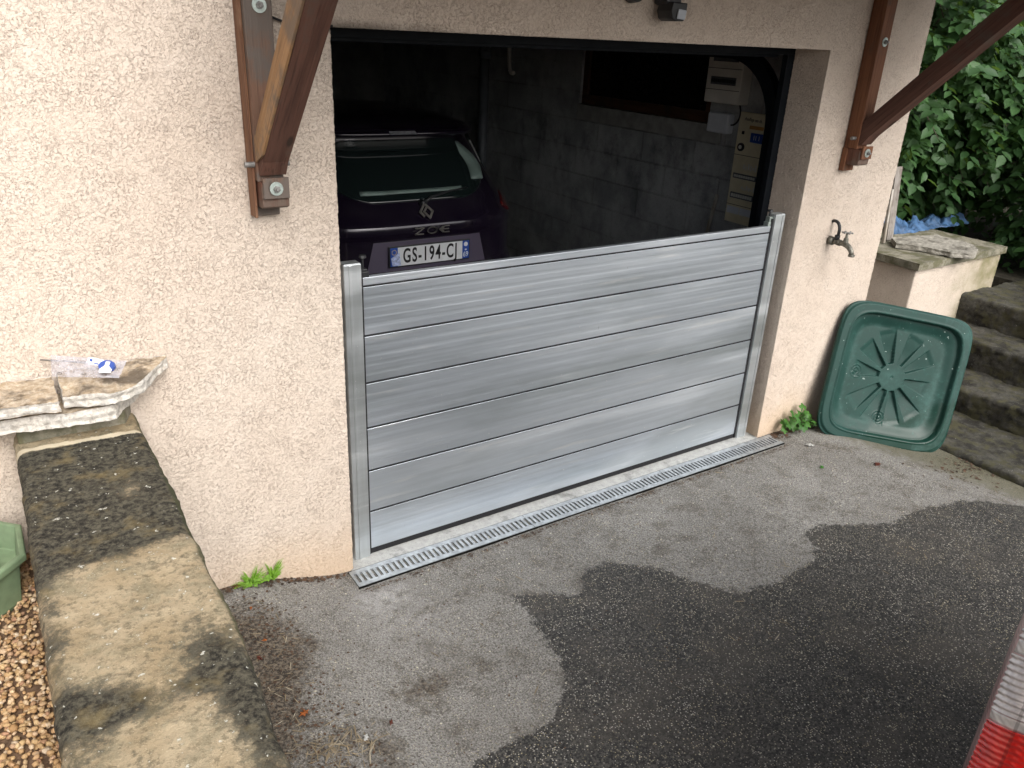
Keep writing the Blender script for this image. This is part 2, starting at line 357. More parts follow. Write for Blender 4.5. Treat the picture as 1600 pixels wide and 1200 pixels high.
def mat_clear(name, tint, alpha=.35, rough=.08, bump=0.):
    q = M(name); tr = q.n('BsdfTransparent', Color=tint); k = dict(Roughness=rough, Color=(1., 1., 1.))
    if bump: k['Normal'] = q.bump(q.noise(28., 4, .6, dist=1.5), bump)
    gl = q.n('BsdfGlossy', **k); fr = q.n('Fresnel', IOR=1.5); mx = q.n('MixShader', Fac=q.math('ADD', fr.outputs[0], alpha))
    q.t.links.new(tr.outputs[0], mx.inputs[1]); q.t.links.new(gl.outputs[0], mx.inputs[2]); q.t.links.new(mx.outputs[0], q.out.inputs[0])
    return q.m

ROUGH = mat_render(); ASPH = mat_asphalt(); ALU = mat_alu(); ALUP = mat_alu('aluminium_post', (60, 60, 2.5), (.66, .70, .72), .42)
CONC = mat_stone('concrete', (.24, .23, .21), (.33, .32, .29), (.09, .085, .075), .4)
SILL = mat_stone('threshold_concrete', (.33, .33, .32), (.43, .43, .41), (.16, .16, .15), .45, 1.5, bump=.0015)
STEPM = mat_stone('mossy_step_concrete', (.050, .048, .041), (.090, .086, .072), (.022, .021, .018), .75, 1.3, (.07, .066, .036), .010)
CAPM = mat_stone('cast_stone_cap', (.20, .185, .14), (.27, .25, .20), (.09, .09, .06), .8, 1.2, (.105, .10, .055))
SLAB = mat_stone('split_stone', (.34, .26, .17), (.55, .47, .37), (.10, .08, .06), .7, 2.4, bump=.006, edge=(.66, .63, .58))
SLABG = mat_stone('grey_stone', (.25, .235, .20), (.34, .32, .28), (.13, .12, .10), .5, 2.0, bump=.006)
COPE = mat_parapet()
WOODR = mat_wood('red_stained_wood', (.090, .038, .025), (.155, .068, .045), (.13, .10, .08), .30)
WOODO = mat_wood('ochre_weathered_wood', (.24, .135, .062), (.36, .215, .105), (.14, .11, .085), .55, rot=R(-45))
STRUT = mat_wood('red_strut_wood', (.080, .037, .026), (.125, .060, .043), (.10, .07, .055), .25, rot=R(-45))
WOODRR = mat_wood('orange_brown_stained_wood', (.135, .055, .028), (.20, .085, .042), (.10, .06, .04), .15)
WOODP = mat_wood('post_wood', (.13, .075, .05), (.19, .105, .07), (.115, .10, .088), .62)
PALEB = mat_wood('pale_board', (.24, .21, .17), (.36, .32, .27), (.42, .40, .37), .5)
BOARD = mat_wood('grey_boards', (.12, .10, .085), (.20, .17, .145), (.26, .24, .22), .6)
ZINC = simple('galvanised_steel', (.42, .48, .45), .5, .75, .2, 40, .0004)
STEEL = simple('rusty_grey_steel', (.24, .235, .225), .6, .5, .3, 60, .0006)
GRAT = simple('galvanised_grate', (.33, .35, .365), .52, .55, .22, 25, .0005)
BLACKP = simple('black_plastic', (.018, .019, .021), .45)
RUB = simple('rubber_seal', (.008, .008, .010), .6)
DKST = simple('dark_door_steel', (.007, .009, .012), .55, 0, spec=.12)
TYRE = simple('tyre_rubber', (.02, .02, .02), .85)

# ------------------------------------------------------------ ground
WETP = [(-.1, -1.11), (-.07, -1.08), (.08, -1.08), (.26, -1.07), (.4, -.95), (.44, -.79), (.46, -.64), (.48, -.49), (.6, -.52), (.72, -.6), (.84, -.48), (.96, -.49), (1.14, -.65), (1.22, -.83), (1.3, -.92), (1.44, -.95), (1.74, -.94), (1.85, -.87), (1.92, -.76), (2.05, -.78), (2.33, -.93), (2.6, -.93), (2.87, -1.0), (3.14, -1.12), (3.4, -1.3), (3.8, -1.6), (5, -2.2), (5, -6), (-.6, -6), (-.4, -1.9), (-.22, -1.4)]
def gz(x, y):
    x = np.asarray(x, float); y = np.asarray(y, float)
    z = .11*ss(0., -.5, x)*ss(.6, 0, y) - .11*ss(2.85, 3.5, x) + .015*np.clip(-y-.15, 0, 30)
    z = z - .012*np.exp(-((x-1.4)**2/3+(y+1.3)**2/.3))
    return z - .008
def axis_pts(a, b, step, far):
    core = np.arange(a, b+1e-6, step); out = [0]; s = step
    while out[-1] < far: s *= 1.5; out.append(out[-1]+s)
    e = np.array(out[1:]); return np.concatenate([a-e[::-1], core, b+e])
xs = axis_pts(-.8, 4.4, .02, 120); ys = axis_pts(-2.8, .12, .02, 120)
GX, GY = np.meshgrid(xs, ys, indexing='ij'); gxf, gyf = GX.ravel(), GY.ravel()
V = np.stack([gxf, gyf, gz(gxf, gyf)], 1)
V[:, 2] += np.array([noise.noise((a*3, b*3, 0))*.005 if abs(a) < 5 and -4 < b < -.1 else 0 for a, b in zip(gxf, gyf)])
V[:, 2] = np.where((gxf > 3.3) & (gyf > .3), -.06, V[:, 2])
i, j = np.meshgrid(np.arange(len(xs)-1), np.arange(len(ys)-1), indexing='ij'); a = (i*len(ys)+j).ravel()
me = pymesh('driveway', V, np.stack([a, a+len(ys), a+len(ys)+1, a+1], 1), True)
P2 = np.stack([gxf, gyf], 1)
attr(me, 'wet', np.clip(poly_sd(P2, WETP), -.5, .5))
dirt = .95*ss(-.28, -.56, gxf+.10*np.sin(gyf*5))*ss(.05, -.3, gyf)+.62*np.exp(-((gxf+.33)**2/.03+(gyf+1.0)**2/.03))
dirt += .75*np.exp(-(gyf+.02)**2/.004)*ss(2.5, 2.7, gxf) + .6*np.exp(-(gyf+.01)**2/.0015)*(gxf < .0)
dirt += .50*np.exp(-(gyf+.15)**2/.0006)*(gxf > -.02)*(gxf < 2.6) + .75*np.exp(-((gxf-3.55)**2/.06+(gyf+.72)**2/.02)) + .42*np.exp(-((gxf-2.75)**2/.03+(gyf+.3)**2/.02))
dirt += .62*np.exp(-((gxf-.02)**2/.05+(gyf+.74)**2/.006))+.36*np.exp(-((gxf+.1)**2/.03+(gyf+.55)**2/.02))
attr(me, 'dirt', dirt)
attr(me, 'pale', np.exp(-((gxf-.02)**2/.02+(gyf+.21)**2/.008))*.7+.4*np.exp(-((gxf-.05)**2/.03+(gyf+.4)**2/.03)))
attr(me, 'moss', .8*ss(2.9, 3.6, gxf+.4*gyf+.5)*ss(-1.6, -1.1, gyf)+.35*np.exp(-((gxf-.1)**2/.3+(gyf+1.2)**2/.05)))
o = link('driveway', me, ASPH); tag(o, kind='structure')

# raised gravel garden on the left of the low wall, and the bank behind on the right
bm = BM(); prism(bm, [(-60, -60), (-1.04, -60), (-1.04, .0), (-60, .0)], 2, -.1, .47)
tag(obj('garden_soil', bm, simple('soil', (.16, .10, .06), .95, 0, .3, 30, .006)), kind='structure')
bm = BM(); box(bm, (4.2, .72, -.3), (40, 40, .62)); box(bm, (5.62, -.9, -.3), (40, .7185, .46))
tag(obj('garden_bank', bm, simple('dark_soil', (.045, .038, .025), .95, 0, .4, 20, .01)), kind='structure')

# gravel: uncountable pale ochre stones
def stone_cloud(n, fx, fy, fz, smin, smax, seed=1):
    g = np.random.default_rng(seed); t = bmesh.new(); bmesh.ops.create_icosphere(t, subdivisions=1, radius=1)
    tv = np.array([v.co[:] for v in t.verts]); tf = np.array([[v.index for v in f.verts] for f in t.faces]); t.free()
    VV, FF = [], []
    for k in range(n):
        d = tv*g.uniform(.55, 1.1, 3)
        for _ in range(5):                              # chop facets
            nrm = g.normal(size=3); nrm /= np.linalg.norm(nrm); c = g.uniform(.35, .7); h = d@nrm
            d = d - np.clip(h-c, 0, None)[:, None]*nrm
        A = np.linalg.qr(g.normal(size=(3, 3)))[0]; s = g.uniform(smin, smax)
        VV.append(d@A*s*np.array([1, 1, .8])+np.array([fx(g), fy(g), fz(g)])); FF.append(tf+k*len(tv))
    return pymesh('stones', np.concatenate(VV), np.concatenate(FF))
GRAVM = mat_island('ochre_gravel', [(.34, .19, .08), (.50, .34, .17), (.50, .30, .15), (.62, .47, .30), (.36, .20, .12), (.58, .40, .20), (.66, .54, .40)], .75, bumpd=.0015)
me = stone_cloud(9000, lambda g: -1.048-abs(g.uniform(0, .62)), lambda g: g.uniform(-1.75, -.005), lambda g: .475+g.uniform(0, .016), .0065, .0130)
tag(link('gravel', me, GRAVM), 'ochre and pink gravel beside the low wall', kind='stuff')

# ------------------------------------------------------------ house
XR = 2.47; XC = 3.235; ZT = 2.05; WX = 2.95
house = thing('house', 'house with pink beige roughcast wall and open garage doorway', 'house', (0, 0, 0))
st = .0043
pl = [((-2.1, 0, -.15), (2.1, 0, 0), (0, 0, 2.2)), ((-2.1, 0, ZT), (2.1, 0, 0), (0, 0, .33)),
      ((0, 0, ZT), (XR, 0, 0), (0, 0, .33)),
      ((XR, 0, -.15), (XC-XR, 0, 0), (0, 0, 2.2)), ((XR, 0, ZT), (XC-XR, 0, 0), (0, 0, .33)),
      ((XR, 0, -.15), (0, 0, 2.2), (0, .2, 0)),
      ((0, .2, -.15), (0, 0, 2.2), (0, -.2, 0)),
      ((0, 0, ZT), (0, .2, 0), (XR, 0, 0)),
      ((XC, 0, -.15), (0, .5, 0), (0, 0, 2.53))]
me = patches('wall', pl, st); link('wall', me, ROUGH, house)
bm = BM()  # plain masonry above, beside and behind the dense facing
box(bm, (-9, .002, -.2), (-2.1, .2, 5.2)); box(bm, (-2.1, .002, 2.38), (XC, .2, 5.2))
box(bm, (WX+.12, .5, -.2), (XC-.002, 9, 5.2)); box(bm, (WX+.12, .21, 2.38), (XC-.002, .4995, 5.2))
box(bm, (-9, 8.8, -.2), (WX+.119, 9, 5.2)); box(bm, (-9.01, .205, -.2), (-8.8, 8.79, 5.2))
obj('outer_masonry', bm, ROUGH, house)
bm = BM(); box(bm, (-9.4, -.5, 5.21), (XC+.5, 9.5, 5.35)); obj('roof', bm, simple('roof_tiles', (.30, .12, .07), .8, 0, .3, 20, .01), house)
# garage interior
BLK = mat_blocks(); PLAIN = simple('grey_masonry', (.16, .16, .155), .95, 0, .35, 3, .004)
bm = BM()
wy0, wy1, wz0, wz1 = 1.16, 2.50, 1.585, 2.22
box(bm, (WX, .205, -.2), (WX+.1, wy0, 2.37)); box(bm, (WX, wy1, -.2), (WX+.1, 6.2, 2.37))
box(bm, (WX, wy0, -.2), (WX+.1, wy1, wz0)); box(bm, (WX, wy0, wz1), (WX+.1, wy1, 2.37))
bmesh.ops.remove_doubles(bm, verts=bm.verts, dist=1e-5)
obj('block_wall', bm, BLK, house)
bm = BM(); box(bm, (WX-.022, wy0-.13, 1.475), (WX+.098, wy1+.0, wz0)); obj('window_lintel_sill', bm, simple('sill_concrete', (.27, .27, .26), .9, 0, .2, 12, .003), house, bevel=.004)
w = BM(); box(w, (WX+.02, wy0, wz0+.001), (WX+.06, wy1, wz0+.07)); box(w, (WX+.02, wy0, wz0+.07), (WX+.06, wy0+.06, wz1)); box(w, (WX+.02, wy1-.06, wz0+.07), (WX+.06, wy1, wz1))
wf = obj('window', w, mat_wood('dark_window_wood', (.05, .022, .012), (.09, .042, .022), (.04, .03, .02), .2, 1), house, bevel=.003); wf['label'] = 'dark wooden framed garage window'
bm = BM(); box(bm, (WX+.04, wy0+.06, wz0+.07), (WX+.05, wy1-.06, wz1)); obj('pane', bm, simple('dark_glass', (.008, .007, .006), .25), wf)
for lo, hi in (((-.8, 6.0, -.2), (WX-.002, 6.2, 2.37)), ((-.8, .205, -.2), (-.6, 5.998, 2.37)), ((-.6, .202, -.2), (-.02, .24, 2.2)), ((XR+.02, .2015, -.2), (WX-.002, .22, 2.2))):
    bm = BM(); box(bm, lo, hi); obj('inner_wall', bm, PLAIN, house)
bm = BM(); box(bm, (-9, .2005, 2.371), (XC-.31, 8.79, 2.55)); obj('ceiling', bm, PLAIN, house)
bm = BM(); box(bm, (-.6, .13, -.14), (WX, 6.0, -.012)); obj('garage_floor', bm, simple('garage_floor', (.12, .12, .115), .8, 0, .3, 5, .002), house)
# sectional door: dark frame, parked leaf and curved track
gd = thing('garage_door', 'dark grey overhead garage door parked open with frame and rails', 'garage door')
bm = BM(); box(bm, (XR-.045, .203, -.01), (XR+.03, .235, 2.02)); box(bm, (-.02, .203, -.01), (.022, .235, 2.02)); box(bm, (-.02, .203, 2.02), (XR+.03, .235, 2.06))
obj('frame', bm, DKST, gd, bevel=.002)
bm = BM(); box(bm, (.03, .245, 2.005), (XR-.07, .285, 2.17)); box(bm, (.03, .27, 2.17), (XR-.07, 2.3, 2.21)); obj('door_leaf', bm, DKST, gd, bevel=.004)
for xx, sx in ((XR+.055, -1), (-.03, 1)):
    bm = BM(); arc = [(xx, .30, 0.0), (xx, .30, .6), (xx, .30, 1.2), (xx, .30, 1.66)]+[(xx, .30+.36*(1-math.cos(t)), 1.66+.36*math.sin(t)) for t in np.linspace(.1, math.pi/2, 14)]+[(xx, 1.2, 2.02), (xx, 2.4, 2.02)]
    for off in (0,):
        L = [Vector(p) for p in arc]
        prev = None
        for k, p in enumerate(L):
            d = (L[min(k+1, len(L)-1)]-L[max(k-1, 0)]).normalized(); nn = Vector((0, d.z, -d.y))
            ring = [bm.verts.new(p+q) for q in (Vector((sx*.028, 0, 0))+nn*-.035, Vector((sx*.028, 0, 0))+nn*.035, Vector((-sx*.028, 0, 0))+nn*.035, Vector((-sx*.028, 0, 0))+nn*-.035)]
            if prev:
                for q in range(4): bm.faces.new((prev[q], prev[(q+1) % 4], ring[(q+1) % 4], ring[q]))
            prev = ring
    bmesh.ops.recalc_face_normals(bm, faces=bm.faces); obj('rail', bm, DKST, gd)
bm = BM(); box(bm, (XR+.02, .252, .0), (XR+.026, .268, 1.58)); box(bm, (XR+.046, .250, .0), (XR+.052, .262, 1.60)); obj('cover_strip', bm, simple('bright_strip', (.32, .34, .36), .4, .8), gd)

# threshold and drain
bm = BM(); box(bm, (-.01, -.012, -.12), (XR+.0, .128, -.003)); tag(obj('threshold', bm, SILL, bevel=.004), kind='structure')
dr = thing('drain_channel', 'slotted galvanised drain grate in front of the barrier', 'drain', (0, 0, -.002))
bm = BM(); box(bm, (-.03, -.128, -.10), (2.555, -.1245, .001)); box(bm, (-.03, -.016, -.10), (2.555, -.0125, .001)); box(bm, (-.03, -.124, -.10), (2.555, -.0165, -.098)); obj('channel', bm, simple('dark_channel', (.008, .008, .007), .9, spec=.1), dr)  # channel coloured near black so the grate slots read dark
for s_ in range(3):
    x0 = -.028+s_*.8605; x1 = x0+.858; bm = BM()
    box(bm, (x0, -.124, -.018), (x1, -.100, .003)); box(bm, (x0, -.040, -.018), (x1, -.0165, .003))
    n_ = 36; p_ = (x1-x0)/n_
    for k in range(n_): box(bm, (x0+k*p_-0.0001*(k > 0), -.100, -.018), (x0+k*p_+p_*.50, -.040, .0024))
    obj('grate', bm, GRAT, dr, bevel=.0)

# ------------------------------------------------------------ flood barrier
fb = thing('flood_barrier', 'aluminium flood barrier of six stacked planks across garage doorway', 'flood barrier', (0, .0, 0))
def post(x0, x1, y0, z1, side):
    bm = BM(); inner = x1 if side < 0 else x0
    d = .052
    box(bm, (x0+.0005, y0, -.003), (x1-.0005, y0+.006, z1))                       # face
    box(bm, (x0, y0+.0061, -.003), (x0+.005, y0+d, z1-.001)); box(bm, (x1-.005, y0+.0061, -.003), (x1, y0+.016, z1-.001))
    box(bm, (x0+.0051, y0+d-.005, -.003), (x1-.0002, y0+d-.0001, z1-.001))
    mid = x0+.018 if side < 0 else x1-.022
    box(bm, (mid, y0-.004, -.003), (mid+.010, y0-.0002, z1-.0015))                # raised rib along the face
    p = obj('post', bm, ALUP, fb, bevel=.0015)
    bm = BM(); box(bm, (x0+.002, y0+.002, z1), (x1-.002, y0+d-.002, z1+.003)); obj('post_cap', bm, ALUP, p, bevel=.001)
    # rubber strip between the post and the planks
    bm = BM()
    if side < 0: box(bm, (x1+.0005, y0+.010, -.001), (x1+.009, y0+.03, z1-.02))
    else: box(bm, (x0-.012, y0+.010, -.001), (x0-.0005, y0+.03, z1-.02))
    obj('rubber_strip', bm, RUB, p)
    # clamp: knob on a threaded rod
    kx = (x1+.018) if side < 0 else (x0-.012)
    bm = BM(); box(bm, (kx-.018, y0+.014, 1.214), (kx+.018, y0+.046, 1.236)); box(bm, (kx-.010, y0+.016, 1.236), (kx+.012, y0+.044, 1.262 if side > 0 else 1.246)); cl = obj('clamp', bm, BLACKP if side < 0 else ZINC, fb, bevel=.002)
    bm = BM(); cyl(bm, (kx, y0+.03, 1.236), (kx, y0+.03, 1.286), .004); cyl(bm, (kx, y0+.03, 1.286), (kx, y0+.03, 1.296), .015, .013, 8); obj('knob', bm, BLACKP, cl)
post(.030, .098, .048, 1.272, -1); post(2.350, 2.424, .048, 1.272, 1)
seams = [.012, .207, .402, .597, .792, .987, 1.182]
PX0, PX1, PY = .104, 2.342, .062
for k in range(6):
    z0, z1 = seams[k]+(.0045 if k else .012), seams[k+1]-.0048
    bm = BM(); prof = [(PY+.0004, z0), (PY, z0+.0006)]
    # faint extruded flutes on the face
    nfl = 5
    for f in range(1, nfl): 
        zz = z0+(z1-z0)*f/nfl; prof += [(PY, zz-.010), (PY+.0004, zz-.004), (PY+.0004, zz+.004), (PY, zz+.010)]
    prof += [(PY, z1-.0005), (PY+.0003, z1), (PY+.026, z1), (PY+.026, z0)]
    prism(bm, prof, 0, PX0, PX1); obj('plank', bm, ALU, fb)
    bm = BM(); box(bm, (PX0+.001, PY+.0004, z1), (PX1-.001, PY+.022, seams[k+1]+.0044)); obj('seal', bm, RUB, fb)
bm = BM(); box(bm, (PX0, PY+.0005, -.002), (PX1+.004, PY+.024, .0238)); obj('bottom_seal', bm, RUB, fb)
bm = BM(); box(bm, (PX0, PY-.001, 1.1855), (PX1, PY+.028, 1.214)); box(bm, (PX0, PY-.0035, 1.206), (PX1, PY-.0011, 1.2155)); obj('top_rail', bm, ALU, fb, bevel=.001)

# ------------------------------------------------------------ text helper
FONT = None
def text(name, s, h, pos, mat, parent, sx=1., depth=.0006, rot=(math.pi/2, 0, 0), align='CENTER', off=0., spc=1.):
    cu = bpy.data.curves.new(name, 'FONT'); cu.body = s; cu.space_character = spc; cu.size = 1; cu.align_x = align; cu.align_y = 'CENTER'; cu.extrude = .01; cu.offset = off
    t = bpy.data.objects.new(name, cu); COL.objects.link(t); bpy.context.view_layer.update()
    me = bpy.data.meshes.new_from_object(t.evaluated_get(bpy.context.evaluated_depsgraph_get())); bpy.data.objects.remove(t); bpy.data.curves.remove(cu)
    me.name = name
    me.transform(Matrix.Diagonal((h*1.37*sx, h*1.37, depth/.01, 1)))
    o = link(name, me, mat, parent); o.location = pos; o.rotation_euler = rot; return o

# ------------------------------------------------------------ cars
def hull(keys, L, yc_sign, e, cxx, ncol=160):
    """car body: rings of superellipses; keys = (z, half width, rear y, front y)"""
    kz = np.array([k[0] for k in keys]); kw = np.array([k[1] for k in keys]); kr = np.array([k[2] for k in keys]); kf = np.array([k[3] for k in keys])
    def at(z): return np.interp(z, kz, kw), np.interp(z, kz, kr), np.interp(z, kz, kf)
    def ring_pt(z, t, off=0.):
        w_, r_, f_ = at(z); w_ = w_+off; ym = (r_+f_)/2; hl = abs(f_-r_)/2+off; sg = 1 if f_ > r_ else -1
        c, s = math.cos(t), math.sin(t)
        return (cxx+w_*math.copysign(abs(c)**(2/e), c), ym+sg*hl*math.copysign(abs(s)**(2/e), s), z)
    def ysurf(x, z, off=0.):
        w_, r_, f_ = at(z); ym = (r_+f_)/2; hl = abs(f_-r_)/2; sg = 1 if f_ > r_ else -1
        u = min(.9999, abs(x-cxx)/w_); return ym-sg*(hl*(1-u**e)**(1/e)+off)
    return at, ring_pt, ysurf
def hull_mesh(bm, ring_pt, zs, n=180, cap=True):
    # parameter spacing denser near the corners
    ts = [2*math.pi*k/n for k in range(n)]
    rings = [[bm.verts.new(ring_pt(z, t)) for t in ts] for z in zs]
    for A, B in zip(rings, rings[1:]):
        for k in range(n): bm.faces.new((A[k], A[(k+1) % n], B[(k+1) % n], B[k]))
    if cap: bm.faces.new(rings[-1]); bm.faces.new(rings[0][::-1])
    bmesh.ops.recalc_face_normals(bm, faces=bm.faces)
def surf_patch(bm, f, us, vs, thick, n):
    """f(u, v) -> point; thin shell pushed out along n"""
    A = [[Vector(f(u, v)) for v in vs] for u in us]; n = Vector(n)
    T = [[bm.verts.new(p+n*thick) for p in r] for r in A]; B = [[bm.verts.new(p-n*.004) for p in r] for r in A]
    nu, nv = len(us), len(vs)
    for i in range(nu-1):
        for j in range(nv-1):
            bm.faces.new((T[i][j], T[i+1][j], T[i+1][j+1], T[i][j+1])); bm.faces.new((B[i][j], B[i][j+1], B[i+1][j+1], B[i+1][j]))
    for i in range(nu-1):
        bm.faces.new((T[i][0], B[i][0], B[i+1][0], T[i+1][0])); bm.faces.new((T[i][-1], T[i+1][-1], B[i+1][-1], B[i][-1]))
    for j in range(nv-1):
        bm.faces.new((T[0][j], T[0][j+1], B[0][j+1], B[0][j])); bm.faces.new((T[-1][j], B[-1][j], B[-1][j+1], T[-1][j+1]))
    bmesh.ops.recalc_face_normals(bm, faces=bm.faces)
def wheel(parent, x, y, r, sx, z0=0.):
    bm = BM(); cyl(bm, (x, y, r+z0), (x+sx*.2, y, r+z0), r, r, 40); t = obj('wheel', bm, TYRE, parent, bevel=.02)
    bm = BM(); cyl(bm, (x-sx*.004, y, r+z0), (x-sx*.0005, y, r+z0), r*.66, r*.66, 40)
    for k in range(5):
        a_ = k*2*math.pi/5; box(bm, (min(x-sx*.016, x-sx*.0045), y-.03, r+z0), (max(x-sx*.016, x-sx*.0045), y+.03, r+z0+r*.62), Matrix.Rotation(a_, 3, 'X'), (x, y, r+z0))
    obj('rim', bm, ZINC, t)
def paint(name, col, flake=.3, rough=.22):
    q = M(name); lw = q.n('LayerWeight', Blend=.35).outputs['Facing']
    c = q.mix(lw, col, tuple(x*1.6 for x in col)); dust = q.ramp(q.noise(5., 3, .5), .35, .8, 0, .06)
    c = q.mix(dust, c, (.22, .21, .20)); q.pbr(Base_Color=c, Metallic=flake, Roughness=q.ramp(q.noise(4., 2), .3, .7, rough, rough+.05), Coat_Weight=.8, Coat_Roughness=.06); return q.m
AUB = paint('aubergine_paint', (.010, .006, .016)); CC = 1.16
car = thing('parked_car', 'dark aubergine hatchback parked inside the garage, seen from behind', 'car', (0, 0, 0))
K = [(.16, .76, 1.66, 5.3), (.24, .82, 1.56, 5.42), (.40, .855, 1.49, 5.50), (.56, .865, 1.465, 5.52), (.66, .865, 1.47, 5.52), (.72, .865, 1.50, 5.50), (.76, .865, 1.535, 5.48), (.94, .86, 1.54, 5.35), (.985, .850, 1.525, 5.2), (1.02, .838, 1.535, 5.05), (1.06, .82, 1.575, 4.9), (1.12, .79, 1.63, 4.75), (1.16, .768, 1.675, 4.65),
     (1.30, .705, 1.81, 4.3), (1.43, .640, 1.93, 3.9), (1.455, .632, 1.935, 3.85), (1.46, .63, 1.875, 3.84), (1.49, .62, 1.86, 3.75), (1.515, .60, 1.90, 3.6), (1.545, .53, 2.08, 3.4), (1.56, .38, 2.4, 3.1)]
at, rp, ysf = hull(K, 4, 1, 4.2, CC)
zs = sorted(set([k[0] for k in K]+list(np.round(np.linspace(.2, 1.45, 44), 3))))
bm = BM(); hull_mesh(bm, rp, zs, 200); bd = obj('body', bm, AUB, car, True); bd.data.shade_smooth()
# black cladding and glass
GLS = M('tinted_glass'); GLS.pbr(Base_Color=(.010, .016, .016), Roughness=.04, Coat_Weight=.6, Specular_IOR_Level=.6); GLS = GLS.m
def hw(z): return float(np.interp(z, [1.13, 1.15, 1.19, 1.24, 1.35, 1.42, 1.44], [.30, .40, .475, .50, .455, .41, .36]))
bm = BM(); surf_patch(bm, lambda u, v: (CC+u*hw(v), ysf(CC+u*hw(v), v), v), np.linspace(-1, 1, 41), np.linspace(1.13, 1.44, 24), .007, (0, -.75, .6)); obj('rear_window', bm, GLS, car, True)
GRN = simple('pale_interior_trim', (.16, .22, .20), .5)
bm = BM(); surf_patch(bm, lambda u, v: (CC+.40+.045*math.sin(v*math.pi)+.085*u-.075*v, ysf(CC+.40, 1.215+.2*v), 1.215+.20*v), [0, .5, 1], np.linspace(0, 1, 12), .0095, (0, -.75, .6)); obj('window_trim', bm, GRN, car, True)
bm = BM(); surf_patch(bm, lambda u, v: (CC+u, ysf(CC+u, 1.168+.012*v-.02*abs(u)**2*0), 1.163+.022*v+.02*(u*u)), np.linspace(-.36, .30, 30), [0, 1], .0095, (0, -.75, .6)); obj('parcel_shelf_edge', bm, GRN, car, True)
# wiper
bm = BM(); tube(bm, [(CC+.01, ysf(CC, 1.125)-.02, 1.125), (CC+.06, ysf(CC, 1.145)-.028, 1.15), (CC+.20, ysf(CC+.2, 1.165)-.022, 1.172), (CC+.34, ysf(CC+.34, 1.175)-.015, 1.182)], [.012, .009, .006, .004], 8); cyl(bm, (CC, ysf(CC, 1.12)+.01, 1.12), (CC, ysf(CC, 1.12)-.03, 1.12), .022, .018); obj('wiper', bm, BLACKP, car, True)
# spoiler lip with stop lamp
bm = BM(); surf_patch(bm, lambda u, v: (CC+u*.54, ysf(CC+u*.54, 1.485)-.03*(1-v), 1.478+.022*v), np.linspace(-1, 1, 40), [0, 1], .012, (0, -1, .2)); obj('spoiler', bm, AUB, car, True)
bm = BM(); surf_patch(bm, lambda u, v: (CC-.02+u*.085, ysf(CC+u*.1, 1.485)-.032*(1-v), 1.481+.016*v), np.linspace(-1, 1, 9), [0, 1], .016, (0, -1, .2)); obj('stop_lamp', bm, simple('pale_lamp', (.30, .31, .34), .3), car)
# tail lamps
TLR = M('dark_red_lens'); TLR.pbr(Base_Color=(.10, .008, .008), Roughness=.12, Coat_Weight=1.); TLR = TLR.m
for sg in (-1, 1):
    bm = BM(); surf_patch(bm, lambda u, v: (CC+sg*(.59+.165*u), ysf(CC+sg*(.59+.165*u), 1.065+.055*v*(1-abs(2*u-1)*.85)), 1.065+.055*v*(1-abs(2*u-1)*.85)), np.linspace(0, 1, 14), np.linspace(-1, 1, 7), .010, (sg*.5, -.8, .1)); obj('tail_light', bm, TLR, car, True)
# emblem: open lozenge of two interlocking bands
def polyline_bar(bm, pts, w_, y, d=.006):
    for (ax, az), (bx, bz) in zip(pts, pts[1:]):
        a_ = Vector((ax, 0, az)); b_ = Vector((bx, 0, bz)); dd = (b_-a_).normalized(); nn = Vector((-dd.z, 0, dd.x))*w_/2
        q = [a_-nn-dd*w_*.3, b_-nn+dd*w_*.3, b_+nn+dd*w_*.3, a_+nn-dd*w_*.3]
        A = [bm.verts.new((p.x, y, p.z)) for p in q]; B = [bm.verts.new((p.x, y-d, p.z)) for p in q]
        for i in range(4): bm.faces.new((A[i], A[(i+1) % 4], B[(i+1) % 4], B[i]))
        bm.faces.new(A[::-1]); bm.faces.new(B)
    bmesh.ops.recalc_face_normals(bm, faces=bm.faces)
CHR = simple('chrome', (.26, .25, .23), .35, .7, .1)
ey = ysf(CC, 1.075)-.014
bm = BM(); polyline_bar(bm, [(CC-.022, 1.052), (CC-.040, 1.078), (CC, 1.128), (CC+.040, 1.078), (CC+.018, 1.048)], .013, ey-.0); polyline_bar(bm, [(CC+.002, 1.100), (CC-.018, 1.076), (CC+.012, 1.036)], .012, ey-.004)
bo = obj('emblem', bm, CHR, car); bo.data.transform(Matrix.Translation((0, ey, 1.075)) @ Matrix.Rotation(R(-35), 4, 'X') @ Matrix.Translation((0, -ey, -1.075)))
bm = BM(); zc = .985; h_ = .036; yb = ysf(CC, zc)-.012
X0 = CC-.105
polyline_bar(bm, [(X0, zc+h_/2), (X0+.058, zc+h_/2), (X0, zc-h_/2), (X0+.052, zc-h_/2)], .006, yb)
polyline_bar(bm, [(X0+.080+.030*(1-math.cos(t)), zc+h_/2*math.sin(t)) for t in np.linspace(0, 2*math.pi, 22)], .006, yb)
polyline_bar(bm, [(X0+.182, zc+h_/2), (X0+.158, zc), (X0+.182, zc-h_/2)], .006, yb)
polyline_bar(bm, [(X0+.222, zc+h_/2), (X0+.192, zc+h_/2), (X0+.172, zc), (X0+.192, zc-h_/2), (X0+.222, zc-h_/2)], .006, yb); polyline_bar(bm, [(X0+.180, zc), (X0+.218, zc)], .006, yb)
obj('model_lettering', bm, CHR, car)
